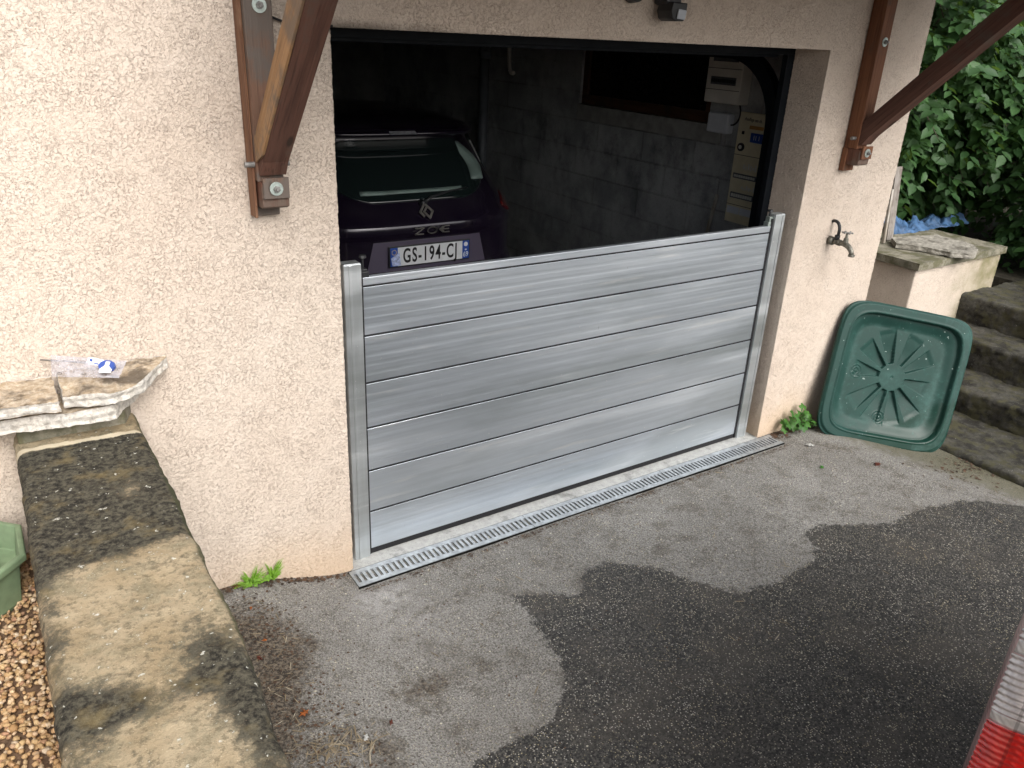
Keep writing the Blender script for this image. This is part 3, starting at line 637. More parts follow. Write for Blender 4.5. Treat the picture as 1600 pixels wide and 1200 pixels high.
# plate recess and plate
bm = BM(); surf_patch(bm, lambda u, v: (CC+u*(.40-.05*v), ysf(CC+u*.38, .80)+.002, .735+.195*v), np.linspace(-1, 1, 11), np.linspace(0, 1, 5), .004, (0, -1, 0)); obj('plate_recess', bm, paint('recess_reflection_tint', (.095, .08, .12), .3, .35), car)  # recess colour lightened to stand in for the sky it reflects
py = ysf(CC, .8)-.012; pz = .845
bm = BM(); box(bm, (CC-.268, py-.004, pz-.062), (CC+.268, py+.008, pz+.062)); pb = obj('number_plate', bm, BLACKP, car, bevel=.004)
WHP = simple('plate_white', (.62, .64, .66), .35, 0, .06, 20); BLP = simple('plate_blue', (.02, .07, .32), .35); INK = simple('plate_black', (.006, .006, .007), .4)
bm = BM(); box(bm, (CC-.214, py-.0065, pz-.054), (CC+.214, py-.0042, pz+.054)); obj('plate_face', bm, WHP, pb)
for xx in (CC-.260, CC+.2145):
    bm = BM(); box(bm, (xx, py-.0065, pz-.054), (xx+.0455, py-.0042, pz+.054)); obj('blue_band', bm, BLP, pb)
text('registration', 'GS-194-CJ', .086, (CC-.002, py-.0072, pz-.001), INK, pb, .60, off=.020, spc=1.2)
text('department_number', '69', .032, (CC+.237, py-.0072, pz-.030), WHP, pb, .85, off=.004); text('country_letter', 'F', .030, (CC-.237, py-.0072, pz-.030), WHP, pb, .9, off=.004)
bm = BM(); cyl(bm, (CC+.237, py-.0066, pz+.033), (CC+.237, py-.0076, pz+.033), .0135, .0135, 16)
box(bm, (CC+.231, py-.0076, pz-.004), (CC+.243, py-.0066, pz+.004)); obj('plate_emblem', bm, WHP, pb)
bm = BM()
for k in range(12): a_ = k*math.pi/6; cyl(bm, (CC-.237+.014*math.cos(a_), py-.0066, pz+.028+.014*math.sin(a_)), (CC-.237+.014*math.cos(a_), py-.0074, pz+.028+.014*math.sin(a_)), .0026, .0026, 5)
obj('star_ring', bm, simple('plate_yellow', (.7, .5, .05), .4), pb)
bm = BM(); surf_patch(bm, lambda u, v: (CC-.248+.052*u-.010*v, py-.009, pz-.05+.075*v*(.6+.4*u)), [0, .5, 1], np.linspace(0, 1, 4), .0006, (0, -1, 0)); obj('pale_plate_patch', bm, simple('pale_blue_film', (.36, .42, .62), .3, 0, .4, 60), pb)  # pale blue patch over the left end of the plate
# bumper lower part, side windows, wheels
bm = BM(); surf_patch(bm, lambda u, v: (CC+u, ysf(CC+u, .3+.2*v), .26+.22*v), np.linspace(-.6, .6, 20), [0, .5, 1], .008, (0, -1, 0)); obj('bumper_insert', bm, BLACKP, car, True)
for sg in (-1, 1):
    for (ya, yb2) in ((2.15, 2.62), (2.72, 3.7)):
        bm = BM(); surf_patch(bm, lambda u, v: (CC+sg*(at(v)[0]-.004), ya+(yb2-ya)*u+.25*(v-1.1)*(1-u), v), [0, .5, 1], np.linspace(1.08, 1.42, 8), .012, (sg, 0, .2)); obj('side_window', bm, GLS, car, True)
    for yy in (2.25, 4.75): wheel(car, CC+sg*.875, yy, .32, -sg, -.012)

# near car at the bottom right: only its clear and red tail light reaches the frame
SIL = paint('silver_paint', (.40, .41, .42), .6, .25)
near = thing('parked_car', 'silver car reversed up to driveway with tall clear and red tail light', 'car', (.035, 0, .0))
K2 = [(.18, .80, -2.28, -6.1), (.30, .87, -2.20, -6.2), (.55, .885, -2.175, -6.25), (.80, .885, -2.20, -6.2), (1.0, .885, -2.205, -6.0), (1.2, .885, -2.205, -5.5), (1.55, .875, -2.215, -5.0), (1.72, .80, -2.30, -4.6), (1.80, .6, -2.6, -4.3)]
NX = 1.045
at2, rp2, ys2 = hull(K2, 4, -1, 7., NX)
bm = BM(); hull_mesh(bm, rp2, list(np.linspace(.18, 1.80, 40)), 240); obj('body', bm, SIL, near, True)
def corner(sg, z, s, off):      # s<0 runs along the side, s>0 along the rear face; the lamp sweeps upward along the side
    w_, r_, f_ = at2(z)
    cxn = NX+sg*(w_-.11); cyn = r_-.11; L1 = .20; dist = .17*(1-min(s, 1)) if s >= 0 else .17-s*L1
    z = z+.72*dist-.045
    if s < 0: return (NX+sg*(w_+off), cyn+s*L1, z)
    if s > 1: return (cxn-sg*(s-1)*.10, r_+off, z)
    t = s*math.pi/2; rr = .11+off
    return (cxn+sg*rr*math.cos(t), cyn+rr*math.sin(t), z)
def lens(name, mat, za, zb, sg, parent, off=.02, rib=0., s1=.56):
    bm = BM(); ss_ = list(np.linspace(-1, 0, 8))[:-1]+(list(np.linspace(0, 1, 12))+[1.5, 2.] if s1 > 1 else list(np.linspace(0, s1, 8))); nz = max(2, int((zb-za)/.0012) if rib else 6); vs = np.linspace(za, zb, nz)
    T = [[bm.verts.new(corner(sg, v, s, off+(rib*math.cos(v*2*math.pi/.0125) if rib else 0))) for v in vs] for s in ss_]
    for i in range(len(ss_)-1):
        for j in range(nz-1): bm.faces.new((T[i][j], T[i+1][j], T[i+1][j+1], T[i][j+1]))
    B0 = [bm.verts.new(corner(sg, vs[0], s, -.01)) for s in ss_]; B1 = [bm.verts.new(corner(sg, vs[-1], s, -.01)) for s in ss_]
    for i in range(len(ss_)-1): bm.faces.new((T[i][0], B0[i], B0[i+1], T[i+1][0])); bm.faces.new((T[i][-1], T[i+1][-1], B1[i+1], B1[i]))
    bmesh.ops.recalc_face_normals(bm, faces=bm.faces)
    return obj(name, bm, mat, parent, True)
def mat_lens(name, col, rough, metal, ribs=0.):
    q = M(name); v = q.co(); z = q.n('SeparateXYZ', Vector=v).outputs
    w_ = q.n('TexWave', {'wave_type': 'BANDS', 'bands_direction': 'Z'}, Vector=v, Scale=26., Distortion=.6).outputs['Fac']
    vv = q.n('TexWave', {'wave_type': 'BANDS', 'bands_direction': 'Y'}, Vector=v, Scale=5.2, Distortion=.2).outputs['Fac']
    c = q.mix(q.ramp(w_, .3, .8), col, tuple(x*.55 for x in col)) if ribs else q.mix(q.ramp(q.noise(30., 3), .3, .7), col, tuple(x*.6 for x in col))
    c = q.mix(q.ramp(vv, .965, .99, 0, .7), c, tuple(x*.35 for x in col))
    q.pbr(Base_Color=c, Roughness=rough, Metallic=metal, Coat_Weight=1., Coat_Roughness=.05, Normal=q.bump(w_, .004 if ribs else .0005, 1.)); return q.m
CLR = mat_lens('clear_ribbed_reflector', (.85, .83, .87), .25, .3, 0.); RED = mat_lens('red_lens', (.80, .014, .012), .18, 0., 0.)
MIR = mat_lens('mirror_band', (.9, .89, .92), .2, .35)
PNK = mat_lens('smoked_pink_lens', (.50, .30, .33), .3, .1); SHL = mat_clear('clear_shell', (.985, .96, .97), .02, .05)
for sg in (-1, 1):
    bm = BM(); tl = lens('tail_light', PNK, .82, 1.50, sg, near, .018, 0., 2)
    lens('clear_lens', CLR, 1.075, 1.19, sg, tl, .020, .0016); lens('clear_lens', CLR, 1.222, 1.34, sg, tl, .020, .0016)
    lens('bright_band', MIR, 1.193, 1.219, sg, tl, .019)
    lens('red_lens', RED, .84, 1.05, sg, tl, .021, .0007); lens('bright_band', MIR, 1.052, 1.072, sg, tl, .019)
bm = BM(); surf_patch(bm, lambda u, v: (NX+u*.66, ys2(NX+u*.66, v), v), np.linspace(-1, 1, 30), np.linspace(1.08, 1.52, 10), .008, (0, 1, .1)); obj('rear_window', bm, GLS, near, True)
bm = BM(); box(bm, (NX-.26, -2.19, .62), (NX+.26, -2.165, .73)); obj('number_plate', bm, WHP, near, bevel=.003)
bm = BM(); surf_patch(bm, lambda u, v: (NX+u*.7, ys2(NX+u*.7, v), v), np.linspace(-1, 1, 20), np.linspace(.30, .52, 4), .02, (0, 1, 0)); obj('bumper', bm, BLACKP, near, True)
for sg in (-1, 1):
    for yy in (-2.95, -5.3): wheel(near, NX+sg*.895, yy, .31, -sg, .0)
    bm = BM(); surf_patch(bm, lambda u, v: (NX+sg*(at2(v)[0]-.006), -2.6-2.1*u-.5*(v-1.1)*u, v), [0, .5, 1], np.linspace(1.08, 1.5, 8), .012, (sg, 0, .2)); obj('side_window', bm, GLS, near, True)

# ------------------------------------------------------------ garden wall on the left with its stone slabs
PXL, PXR, PZ = -1.062, -.718, .89
def par_edge(y): return (PXL-.014*ss(0, -1.4, y), PXR-.020*ss(-1.0, -1.6, y)+.002*np.sin(y*9))
sec = [(0, 0, .0), (0, 1, 0)]
ysn = np.linspace(-4.2, -.002, 520)
prof = [(0, z) for z in np.linspace(.0, .84, 22)]+[(0+.0, .862), (.004, .876), (.012, .885), (.022, .889)]
nx_ = 42
cols = []
left = [(0., z, 0) for z in np.linspace(-.15, .86, 18)]+[(.0035, .874, 0), (.010, .884, 0), (.02, .889, 0)]
top_ = [(.02+(1-.04)*k/nx_, .89, 1) for k in range(1, nx_)]
right = [(-.02, .889, 2), (-.010, .884, 2), (-.0035, .874, 2)]+[(0., z, 2) for z in np.linspace(.86, -.15, 40)]
prf = left+top_+right; Vp = []; 
for y in ysn:
    xl, xr = par_edge(y)
    for (a_, z, k) in prf:
        x = xl+a_ if k == 0 else (xr+a_ if k == 2 else xl+.02+(xr-xl-.04)*((a_-.02)/.96))
        p = Vector((x, y, z)); n1 = noise.noise(p*9)*.003+noise.noise(p*34)*.003+noise.noise(p*90)*.0016
        if k == 1: z2 = z+n1; Vp.append((x, y, z2))
        else: Vp.append((x+n1*1.3*(1 if k == 2 else -1), y, z+n1*.6))
Vp = np.array(Vp); npf = len(prf); i, j = np.meshgrid(np.arange(len(ysn)-1), np.arange(npf-1), indexing='ij'); a = (i*npf+j).ravel()
me = pymesh('garden_wall', Vp, np.stack([a, a+1, a+npf+1, a+npf], 1)[:, ::-1], True)
x, y, z = Vp[:, 0], Vp[:, 1], Vp[:, 2]
G = lambda cx_, cy_, sx_, sy_: np.exp(-((x-cx_)/sx_)**2-((y-cy_)/sy_)**2)
yb_ = -.79-.12*(-.9-x)
stn = .85*ss(-.14, -.17, y)*ss(0, 1, (y-yb_+.05)/.10) - .40*G(-.83, -.50, .075, .16)
stn += .85*G(-1.03, -1.27, .075, .065)+.65*G(-.755, -1.42, .06, .22)+.45*G(-.79, -1.24, .05, .10)+.42*G(-.90, -1.29, .13, .04)+.40*G(-1.06, -1.0, .03, .3)+.75*G(-.88, -1.85, .2, .2)
stn += .22
attr(me, 'stain', np.clip(stn, 0, 1.2)*np.where(z > .5, 1, .8))
attr(me, 'streak', .95*np.exp(-((y+.142+.05*(x+.9))/.014)**2)+.45*np.exp(-((x-PXL)/.02)**2)*ss(-.25, -.1, y))
attr(me, 'rim', .95*np.exp(-((x-PXR)/.016)**2)+.45*np.exp(-((x-PXL)/.02)**2)*ss(-.3, -.6, y)+(z < .85)*.3)
gw = link('garden_wall', me, COPE); tag(gw, 'low garden wall with black lichen stains on its flat top', 'wall')

def slab(poly, z0, z1, tilt=(0, 0), seed=0., amp=.008, sub=.012, taper=.006, layk=1.):
    """split stone: polygon sheet subdivided, edges broken, surface flaked"""
    bm = BM(); c = Vector((sum(p[0] for p in poly)/len(poly), sum(p[1] for p in poly)/len(poly), 0))
    prism(bm, poly, 2, z0, z1)
    bmesh.ops.triangulate(bm, faces=bm.faces)
    for _ in range(7):
        es = [e for e in bm.edges if e.calc_length() > sub]
        if not es: break
        bmesh.ops.subdivide_edges(bm, edges=es, cuts=1); bmesh.ops.triangulate(bm, faces=[f for f in bm.faces if len(f.verts) > 3])
    bm.normal_update(); zc = (z0+z1)/2
    for v in bm.verts:
        p = v.co.copy(); nn = v.normal; k = noise.noise(p*14+Vector((seed, 0, 0)))*amp*1.3+noise.noise(p*45+Vector((seed, 3, 0)))*amp*.6+noise.noise(p*110)*amp*.25
        lay = math.floor(noise.noise(Vector((p.x*10, p.y*10, seed)))*4)/4*amp*.8*layk if nn.z > .5 else 0
        v.co += nn*k+Vector((0, 0, lay)); 
        if abs(nn.z) < .5: v.co += nn*math.sin((p.z-z0)/(z1-z0)*9+seed)*.0016*layk
        v.co.z += (p.x-c.x)*tilt[0]+(p.y-c.y)*tilt[1]
    return bm
UP = [(-.918, -.155), (-.917, -.05), (-.915, -.004), (-.60, -.004), (-.605, -.025), (-.637, -.062), (-.672, -.105), (-.707, -.150), (-.745, -.178), (-.79, -.190)]
tag(obj('stone_slab', slab(UP, 1.018, 1.056, (0.02, .10), 1., .006), SLAB, smooth=False), 'pointed ochre stone slab under the plastic bag, overhanging the garden wall', 'stone slab', 'rough stone slabs stacked at the house wall')
UL = [(-1.32, -.15), (-1.32, -.006), (-.93, -.006), (-.926, -.05), (-.930, -.10), (-.927, -.186), (-1.07, -.165)]
tag(obj('stone_slab', slab(UL, 1.016, 1.052, (0, .06), 5., .006), SLAB), 'squarer ochre stone slab left of the plastic bag, running out of frame', 'stone slab', 'rough stone slabs stacked at the house wall')
LO = [(-1.32, -.125), (-1.32, -.008), (-.70, -.008), (-.70, -.03), (-.735, -.075), (-.765, -.115), (-.79, -.165), (-.89, -.165), (-1.0, -.14), (-1.08, -.135)]
tag(obj('stone_slab', slab(LO, .952, .998, (0, .02), 9., .006), SLAB), 'lowest whitish broken stone slab, lying directly on the garden wall', 'stone slab', 'rough stone slabs stacked at the house wall')
bm = BM(); prism(bm, [(-1.05, -.085), (-.76, -.085), (-.73, -.004), (-1.05, -.004)], 2, .888, .955); tag(obj('mortar_bed', bm, CAPM, bevel=.004), 'mortar bed between the garden wall and the lowest slab', 'mortar bed')

# plastic bag with tags lying on the slab
bag = thing('plastic_bag', 'clear plastic bag holding a blue and white tag, on the stone slab', 'plastic bag', (0, 0, 0))
def mat_bag():
    q = M('milky_film'); h = q.noise(30., 5, .65, dist=1.8)
    nb = q.bump(h, .012, 1.); tr = q.n('BsdfTransparent', Color=(.93, .93, .96)); gl = q.n('BsdfGlossy', Roughness=.22, Color=(1., 1., 1.), Normal=nb); df = q.n('BsdfDiffuse', Color=(.72, .72, .80), Normal=nb)
    m1 = q.n('MixShader', Fac=.22); q.t.links.new(df.outputs[0], m1.inputs[1]); q.t.links.new(gl.outputs[0], m1.inputs[2])
    m2 = q.n('MixShader', Fac=q.ramp(q.noise(22., 4, .6), .35, .7, .24, .55)); q.t.links.new(tr.outputs[0], m2.inputs[1]); q.t.links.new(m1.outputs[0], m2.inputs[2]); q.t.links.new(m2.outputs[0], q.out.inputs[0]); return q.m
BTL, BTR, BBR, BBL = Vector((-.92, -.012, 1.120)), Vector((-.726, -.082, 1.092)), Vector((-.764, -.165, 1.074)), Vector((-.929, -.070, 1.074))
def bagp(u, v, h=0.):
    p = BBL.lerp(BBR, u).lerp(BTL.lerp(BTR, u), v); n_ = (BBR-BBL).cross(BTL-BBL).normalized(); return p+n_*h
n1_, n2_ = 60, 34; Vb = []
for a_ in range(n1_):
    for b_ in range(n2_):
        u, v = a_/(n1_-1), b_/(n2_-1); p = Vector((u*5, v*4, 0))
        h = .012*math.sin(math.pi*u)**.5*math.sin(math.pi*v)**.7+.004*noise.noise(p*1.3)+.004*abs(noise.noise(p*2.6))
        Vb.append(bagp(u, v, h+.006)[:])
i, j = np.meshgrid(np.arange(n1_-1), np.arange(n2_-1), indexing='ij'); a = (i*n2_+j).ravel()
me = pymesh('film', np.array(Vb), np.stack([a, a+n2_, a+n2_+1, a+1], 1), True); link('film', me, mat_bag(), bag)
WHT = simple('white_card', (.80, .81, .84), .5, 0, .03); BLU = simple('blue_card', (.03, .08, .34), .4, 0, .1)
def bagpoly(name, pts, h0, h1, mat, par):
    bm = BM(); A = [bm.verts.new(bagp(u, v, h0)) for u, v in pts]; B = [bm.verts.new(bagp(u, v, h1)) for u, v in pts]; n_ = len(pts)
    for k in range(n_): bm.faces.new((A[k], A[(k+1) % n_], B[(k+1) % n_], B[k]))
    bm.faces.new(A[::-1]); bm.faces.new(B); bmesh.ops.recalc_face_normals(bm, faces=bm.faces); return obj(name, bm, mat, par)
t1 = bagpoly('white_tag', [(.50, .60), (.70, .52), (.72, .86), (.52, .95)], .014, .019, WHT, bag)
t2 = bagpoly('blue_cap', [(.80+.115*math.cos(t), .50+.30*math.sin(t)) for t in np.linspace(0, 2*math.pi, 11)[:-1]], .014, .026, BLU, bag)
bagpoly('white_label', [(.73, .10), (.90, .10), (.90, .28), (.84, .48), (.84, .70), (.78, .70), (.78, .48), (.72, .28)], .0265, .028, WHT, bag)
bagpoly('print', [(.54, .74), (.58, .72), (.58, .84), (.54, .86)], .0195, .020, BLU, t1); bagpoly('print', [(.61, .60), (.67, .58), (.67, .64), (.61, .66)], .0195, .020, BLU, t1)
for ku in (.14, .50, .80):
    bm = BM()
    for s_ in range(8):
        a0 = s_*math.pi/4; tube(bm, [bagp(ku+.035*math.cos(a0), .07+.045*math.sin(a0), .020), bagp(ku+.035*math.cos(a0+.75), .07+.045*math.sin(a0+.75), .020)], .0006, 4)
    obj('printed_mark', bm, INK, bag)
bm = BM(); tube(bm, [(-.950, -.010, 1.113), (-.88, -.045, 1.108), (-.80, -.085, 1.100)], [.0022, .003, .004], 8); tag(obj('metal_rod', bm, STEEL, smooth=True), 'thin grey rod poking out of the plastic bag', 'rod')

# planter on the gravel
pot = thing('planter', 'pale green octagonal planter filled with pale pebbles', 'planter', (-1.29, -.207, .47))
PLG = simple('pale_green_plastic', (.19, .265, .155), .5, 0, .18, 12)
def oct_(r, x=1.0): return [(x*r*math.cos(t), r*math.sin(t)) for t in [math.pi/8+k*math.pi/4 for k in range(8)]]
bm = BM(); lv = [(.168, 0.), (.178, .02), (.196, .15), (.200, .152), (.216, .155), (.218, .175), (.214, .180), (.200, .180), (.194, .150), (.185, .10)]
rings = [[bm.verts.new((x, y, z_)) for x, y in oct_(r_)] for r_, z_ in lv]
for A, B in zip(rings, rings[1:]):
    for k in range(8): bm.faces.new((A[k], A[(k+1) % 8], B[(k+1) % 8], B[k]))
bm.faces.new(rings[0][::-1]); bm.faces.new(rings[-1]); bmesh.ops.recalc_face_normals(bm, faces=bm.faces); obj('pot', bm, PLG, pot, bevel=.004)
me = stone_cloud(420, lambda g: g.uniform(-.12, .12), lambda g: g.uniform(-.12, .12), lambda g: g.uniform(.10, .128), .008, .016, 5)
tag(link('pebbles', me, mat_island('pale_pebbles', [(.45, .42, .36), (.62, .60, .56), (.52, .40, .22), (.70, .69, .66)], .7), pot), kind='stuff')

# ------------------------------------------------------------ timber brackets
def bracket(label, xl, mats, zb):
    mp, ms, mb = mats
    t = thing('timber_bracket', label, 'bracket', (xl, 0, zb), 0, 'timber brackets carrying the canopy')
    W_, D_ = .082, .078
    bm = BM(); box(bm, (.0, -D_, .115), (W_, -.004, 1.02)); box(bm, (-.006, -.030, .0), (W_-.004, -.0035, .1148)); obj('post', bm, mp, t, bevel=.003)
    bm = BM(); prism(bm, [(-.031, .034), (-D_-.008, .034), (-D_-.022, .040), (-D_-.024, .07), (-D_-.02, .1145), (-.031, .1145)], 0, .004, W_+.006); obj('foot_block', bm, ms, t, bevel=.003)
    # diagonal strut: rises outward at 45 degrees
    pr = [(-D_-.001, .135), (-D_-.001, .245), (-D_-.001-.62, .245+.62), (-D_-.001-.74, .245+.62), (-D_-.001-.74, .135+.74-.012), (-D_-.05, .135+.045), (-D_-.02, .137)]
    bm = BM(); prism(bm, pr, 0, .006, W_+.002); s_ = obj('strut', bm, STRUT, t, bevel=.006)
    bm = BM(); box(bm, (.006, -D_-.035, .068), (W_+.004, -D_-.026, .130)); obj('end_plate', bm, mp, t, bevel=.001)
    for (yy, zz) in ((-D_-.035, .098), (-D_, .61)):
        bm = BM(); cyl(bm, (W_*.55, yy+.004, zz), (W_*.55, yy-.003, zz), .021, .021, 20); w__ = obj('washer', bm, ZINC, t, bevel=.0006)
        bm = BM(); cyl(bm, (W_*.55, yy-.003, zz), (W_*.55, yy-.012, zz), .0105, .0105, 6); cyl(bm, (W_*.55, yy-.012, zz), (W_*.55, yy-.020, zz), .0055, .005, 10); obj('bolt', bm, STEEL, w__)
    bm = BM(); cyl(bm, (-.030, -D_*.75, .165), (W_+.026, -D_*.75, .165), .0085, .0085, 12); obj('pin', bm, STEEL, t)
    return t
bracket('weathered timber bracket with ochre strut, left of garage doorway', -.286, (WOODP, WOODR, WOODP), 1.490)
bracket('orange brown timber bracket near the right house corner', 2.716, (WOODRR, WOODR, WOODR), 1.487)
# weathered ochre face laminated on the strut of the left bracket
tb = bpy.data.objects['timber_bracket']
D_ = .078
bm = BM(); prism(bm, [(-D_-.004, .175), (-D_-.004, .246), (-D_-.62, .862), (-D_-.735, .866), (-D_-.075, .206)], 0, -.002, .0055); o = obj('weathered_face', bm, WOODO, tb, bevel=.001); o['label'] = 'ochre weathered side of the strut'
bm = BM(); box(bm, (-.0095, -.058, .0), (-.0005, -.004, 1.02)); o = obj('side_board', bm, mat_wood('brown_board', (.15, .07, .04), (.25, .13, .07), (.22, .13, .08), .3), tb, bevel=.002)
# canopy above the doorway
cp = thing('canopy', 'timber canopy roof above the garage doorway, mostly out of frame', 'canopy', (0, 0, 0))
bm = BM(); box(bm, (-.30, -1.25, 2.47), (3.4, -.003, 2.50)); obj('soffit', bm, WOODR, cp)
for xx in (-.288, .7, 1.7, 2.714):
    bm = BM(); box(bm, (xx, -1.2, 2.366 if xx in (-.288, 2.714) else 2.39), (xx+.086, -.004, 2.469)); obj('rafter', bm, WOODR, cp, bevel=.003)
bm = BM(); prism(bm, [(-1.3, 2.501), (-.003, 2.501), (-.003, 2.85), (-1.3, 2.53)], 0, -.33, 3.43); obj('roof_slope', bm, bpy.data.materials['roof_tiles'], cp)

# ------------------------------------------------------------ small things on the wall
# floodlight with movement sensor
sen = thing('sensor_light', 'black movement sensor with white lens on wall above doorway', 'sensor light', (1.36, -.0, 2.183))
bm = BM(); box(bm, (-.040, -.085, .0), (.040, -.004, .12)); obj('housing', bm, BLACKP, sen, bevel=.012)
bm = BM(); prism(bm, [(-.032, .01), (-.040, -.02), (-.030, -.047), (-.012, -.056), (.030, -.054), (.040, -.03), (.040, .01)], 1, -.115, -.03); obj('sensor_head', bm, BLACKP, sen, bevel=.004)
bm = BM(); prism(bm, [(-.008, -.012), (.034, -.016), (.028, -.050), (-.014, -.046)], 1, -.122, -.1155); obj('lens', bm, simple('milky_lens', (.42, .45, .50), .35), sen, bevel=.003)
bm = BM(); cyl(bm, (1.205, -.004, 2.225), (1.205, -.05, 2.225), .044, .038, 24); tag(obj('junction_disc', bm, BLACKP, bevel=.004), 'dark round junction cap on wall left of sensor light', 'junction box')
bm = BM(); tube(bm, bez([(-.27, -.012, 2.12), (-.18, -.012, 2.045), (-.08, -.014, 2.045), (.004, -.010, 2.054)]), .0035, 8); tag(obj('black_cable', bm, RUB, smooth=True), 'thin black cable from left bracket to doorway corner', 'cable')

# tap
tp = thing('garden_tap', 'old grey brass tap with hose elbow on the wall', 'tap', (2.76, 0, 1.118))
BRS = simple('tarnished_brass', (.17, .165, .14), .5, .65, .35, 70, .0006)
bm = BM(); cyl(bm, (0, -.002, 0), (0, -.028, 0), .024, .022, 16); cyl(bm, (0, -.028, 0), (0, -.055, 0), .015, .015, 8); cyl(bm, (0, -.055, 0), (0, -.070, 0), .019, .019, 6)
tube(bm, bez([(0, -.068, 0), (0, -.10, .002), (0, -.135, -.002), (0, -.150, -.045)], 10), [.013, .0135, .014, .0145, .015, .015, .0145, .014, .0135, .013, .0125], 12); cyl(bm, (0, -.150, -.045), (0, -.150, -.055), .017, .017, 14); obj('spout', bm, BRS, tp, True)
bm = BM(); cyl(bm, (0, -.100, .008), (0, -.100, .032), .015, .012, 8); cyl(bm, (0, -.100, .032), (0, -.100, .058), .008, .006, 8); obj('bonnet', bm, BRS, tp)
bm = BM()
for k in range(3):
    a_ = k*math.pi/3; d = Vector((math.cos(a_), math.sin(a_), 0))*.024; cyl(bm, Vector((0, -.1, .061))-d, Vector((0, -.1, .061))+d, .0035, .0035, 8)
for k in range(6): a_ = k*math.pi/3; bmesh.ops.create_icosphere(bm, subdivisions=1, radius=.006, matrix=Matrix.Translation((.025*math.cos(a_), -.1+.025*math.sin(a_), .061)))
obj('handle', bm, STEEL, tp, True)
bm = BM(); cyl(bm, (0, -.046, .010), (0, -.046, .036), .013, .015, 8); tube(bm, bez([(0, -.046, .03), (0, -.062, .085), (.0, -.03, .12), (0, .004, .10)], 12), .0085, 10); obj('hose_elbow', bm, BLACKP, tp, True)

# ------------------------------------------------------------ garage fittings on the block wall
def wbox(bm, x0, x1, y0, y1, z0, z1): box(bm, (x0, y0, z0), (x1, y1, z1))
CRM = simple('cream_plastic', (.74, .72, .66), .5, 0, .08); GRYP = simple('pale_grey_plastic', (.62, .66, .72), .45, 0, .06)
cu = thing('fuse_box', 'cream fuse box with breaker row high on block wall', 'fuse box', (WX, 1.0, 1.722))
bm = BM(); box(bm, (-.090, -.14, 0), (-.0015, .14, .275)); obj('casing', bm, CRM, cu, bevel=.006)
BRK = simple('breaker_grey', (.10, .11, .12), .5, 0, .2, 60)
bm = BM(); box(bm, (-.0925, -.10, .105), (-.0905, .10, .15)); box(bm, (-.0925, -.10, .235), (-.0905, .10, .272)); w_ = obj('breaker_row', bm, BRK, cu)
bm = BM()
for k in range(11): box(bm, (-.099, -.094+k*.0175, .118), (-.093, -.084+k*.0175, .137))
obj('switch', bm, BLACKP, w_)
for zz in (.075, .195):
    bm = BM(); box(bm, (-.0915, -.135, zz), (-.0905, .135, zz+.003)); obj('groove', bm, BLACKP, cu)
jb = thing('junction_box', 'small pale grey box below the fuse box', 'junction box', (WX, 1.03, 1.545))
bm = BM(); box(bm, (-.062, -.085, 0), (-.0015, .085, .118)); obj('casing', bm, GRYP, jb, bevel=.010)
text('marking', '---', .010, (-.0628, .01, .078), WHT, jb, 1.6, rot=(math.pi/2, 0, -math.pi/2))
bm = BM(); tube(bm, bez([(WX-.03, .90, 1.722), (WX-.03, .86, 1.66), (WX-.03, .90, 1.60), (WX-.03, .945, 1.60)]), .005, 8); tag(obj('black_cable', bm, RUB, smooth=True), 'black cable between fuse box and small grey box', 'cable')
mp_ = thing('meter_board', 'tall cream electrical board with handwriting at its top', 'electrical board', (WX, .775, 1.03))
bm = BM(); box(bm, (-.030, -.110, 0), (-.0015, .110, .655)); obj('board', bm, simple('aged_cream', (.66, .60, .43), .55, 0, .1), mp_, bevel=.003)
HR = (math.pi/2, 0, -math.pi/2)
text('handwriting', 'chauffage eau ch.', .020, (-.0306, .0, .617), INK, mp_, .72, rot=(math.pi/2, R(2), -math.pi/2))
bm = BM(); box(bm, (-.032, -.085, .565), (-.0302, .02, .585)); obj('orange_strip', bm, simple('orange_label', (.42, .22, .06), .6), mp_)
bm = BM(); box(bm, (-.034, -.09, .49), (-.0302, .002, .545)); bp = obj('blue_plate', bm, BLP, mp_, bevel=.002)
for ch_, yy in (('I', -.027), ('I', -.042), ('1', -.066)): text('blue_plate_mark', ch_, .028, (-.0345, yy, .517), WHP, bp, 1., rot=HR)
bm = BM(); cyl(bm, (-.0302, .062, .455), (-.040, .062, .455), .024, .024, 20); dl = obj('dial', bm, BLACKP, mp_); bm = BM(); cyl(bm, (-.0402, .062, .455), (-.043, .062, .455), .012, .012, 14); obj('dial_knob', bm, CRM, dl)
bm = BM(); box(bm, (-.036, .055, .53), (-.0302, .070, .548)); obj('switch', bm, INK, mp_)
LG = simple('light_label', (.62, .62, .58), .6, 0, .1, 50)
for zz, hh in ((.27, .03), (.15, .035)):
    bm = BM(); box(bm, (-.034, -.09, zz), (-.0302, .09, zz+hh)); r_ = obj('breaker_row', bm, BRK, mp_)
    bm = BM()
    for k in range(9): box(bm, (-.040, -.082+k*.0185, zz+.008), (-.0342, -.070+k*.0185, zz+hh-.008))
    obj('switch', bm, LG, r_)
for (ya, yb_, za, zb_) in ((-.08, .03, .325, .365), (-.09, .02, .205, .235), (.05, .1, .152, .182)):
    bm = BM()
    for k in range(6): box(bm, (-.0315, ya+(yb_-ya)*k/6, za+.006*(k % 2)), (-.0302, ya+(yb_-ya)*(k+.6)/6, zb_-.008*((k*5) % 3)))
    obj('label_strip', bm, LG, mp_)
bm = BM(); box(bm, (-.033, -.1, .055), (-.0302, -.002, .098)); box(bm, (-.033, .002, .055), (-.0302, .1, .098)); obj('cover', bm, GRYP, mp_, bevel=.002)
for zz in (.407, .108):
    bm = BM(); box(bm, (-.0312, -.109, zz), (-.0302, .109, zz+.003)); obj('groove', bm, INK, mp_)
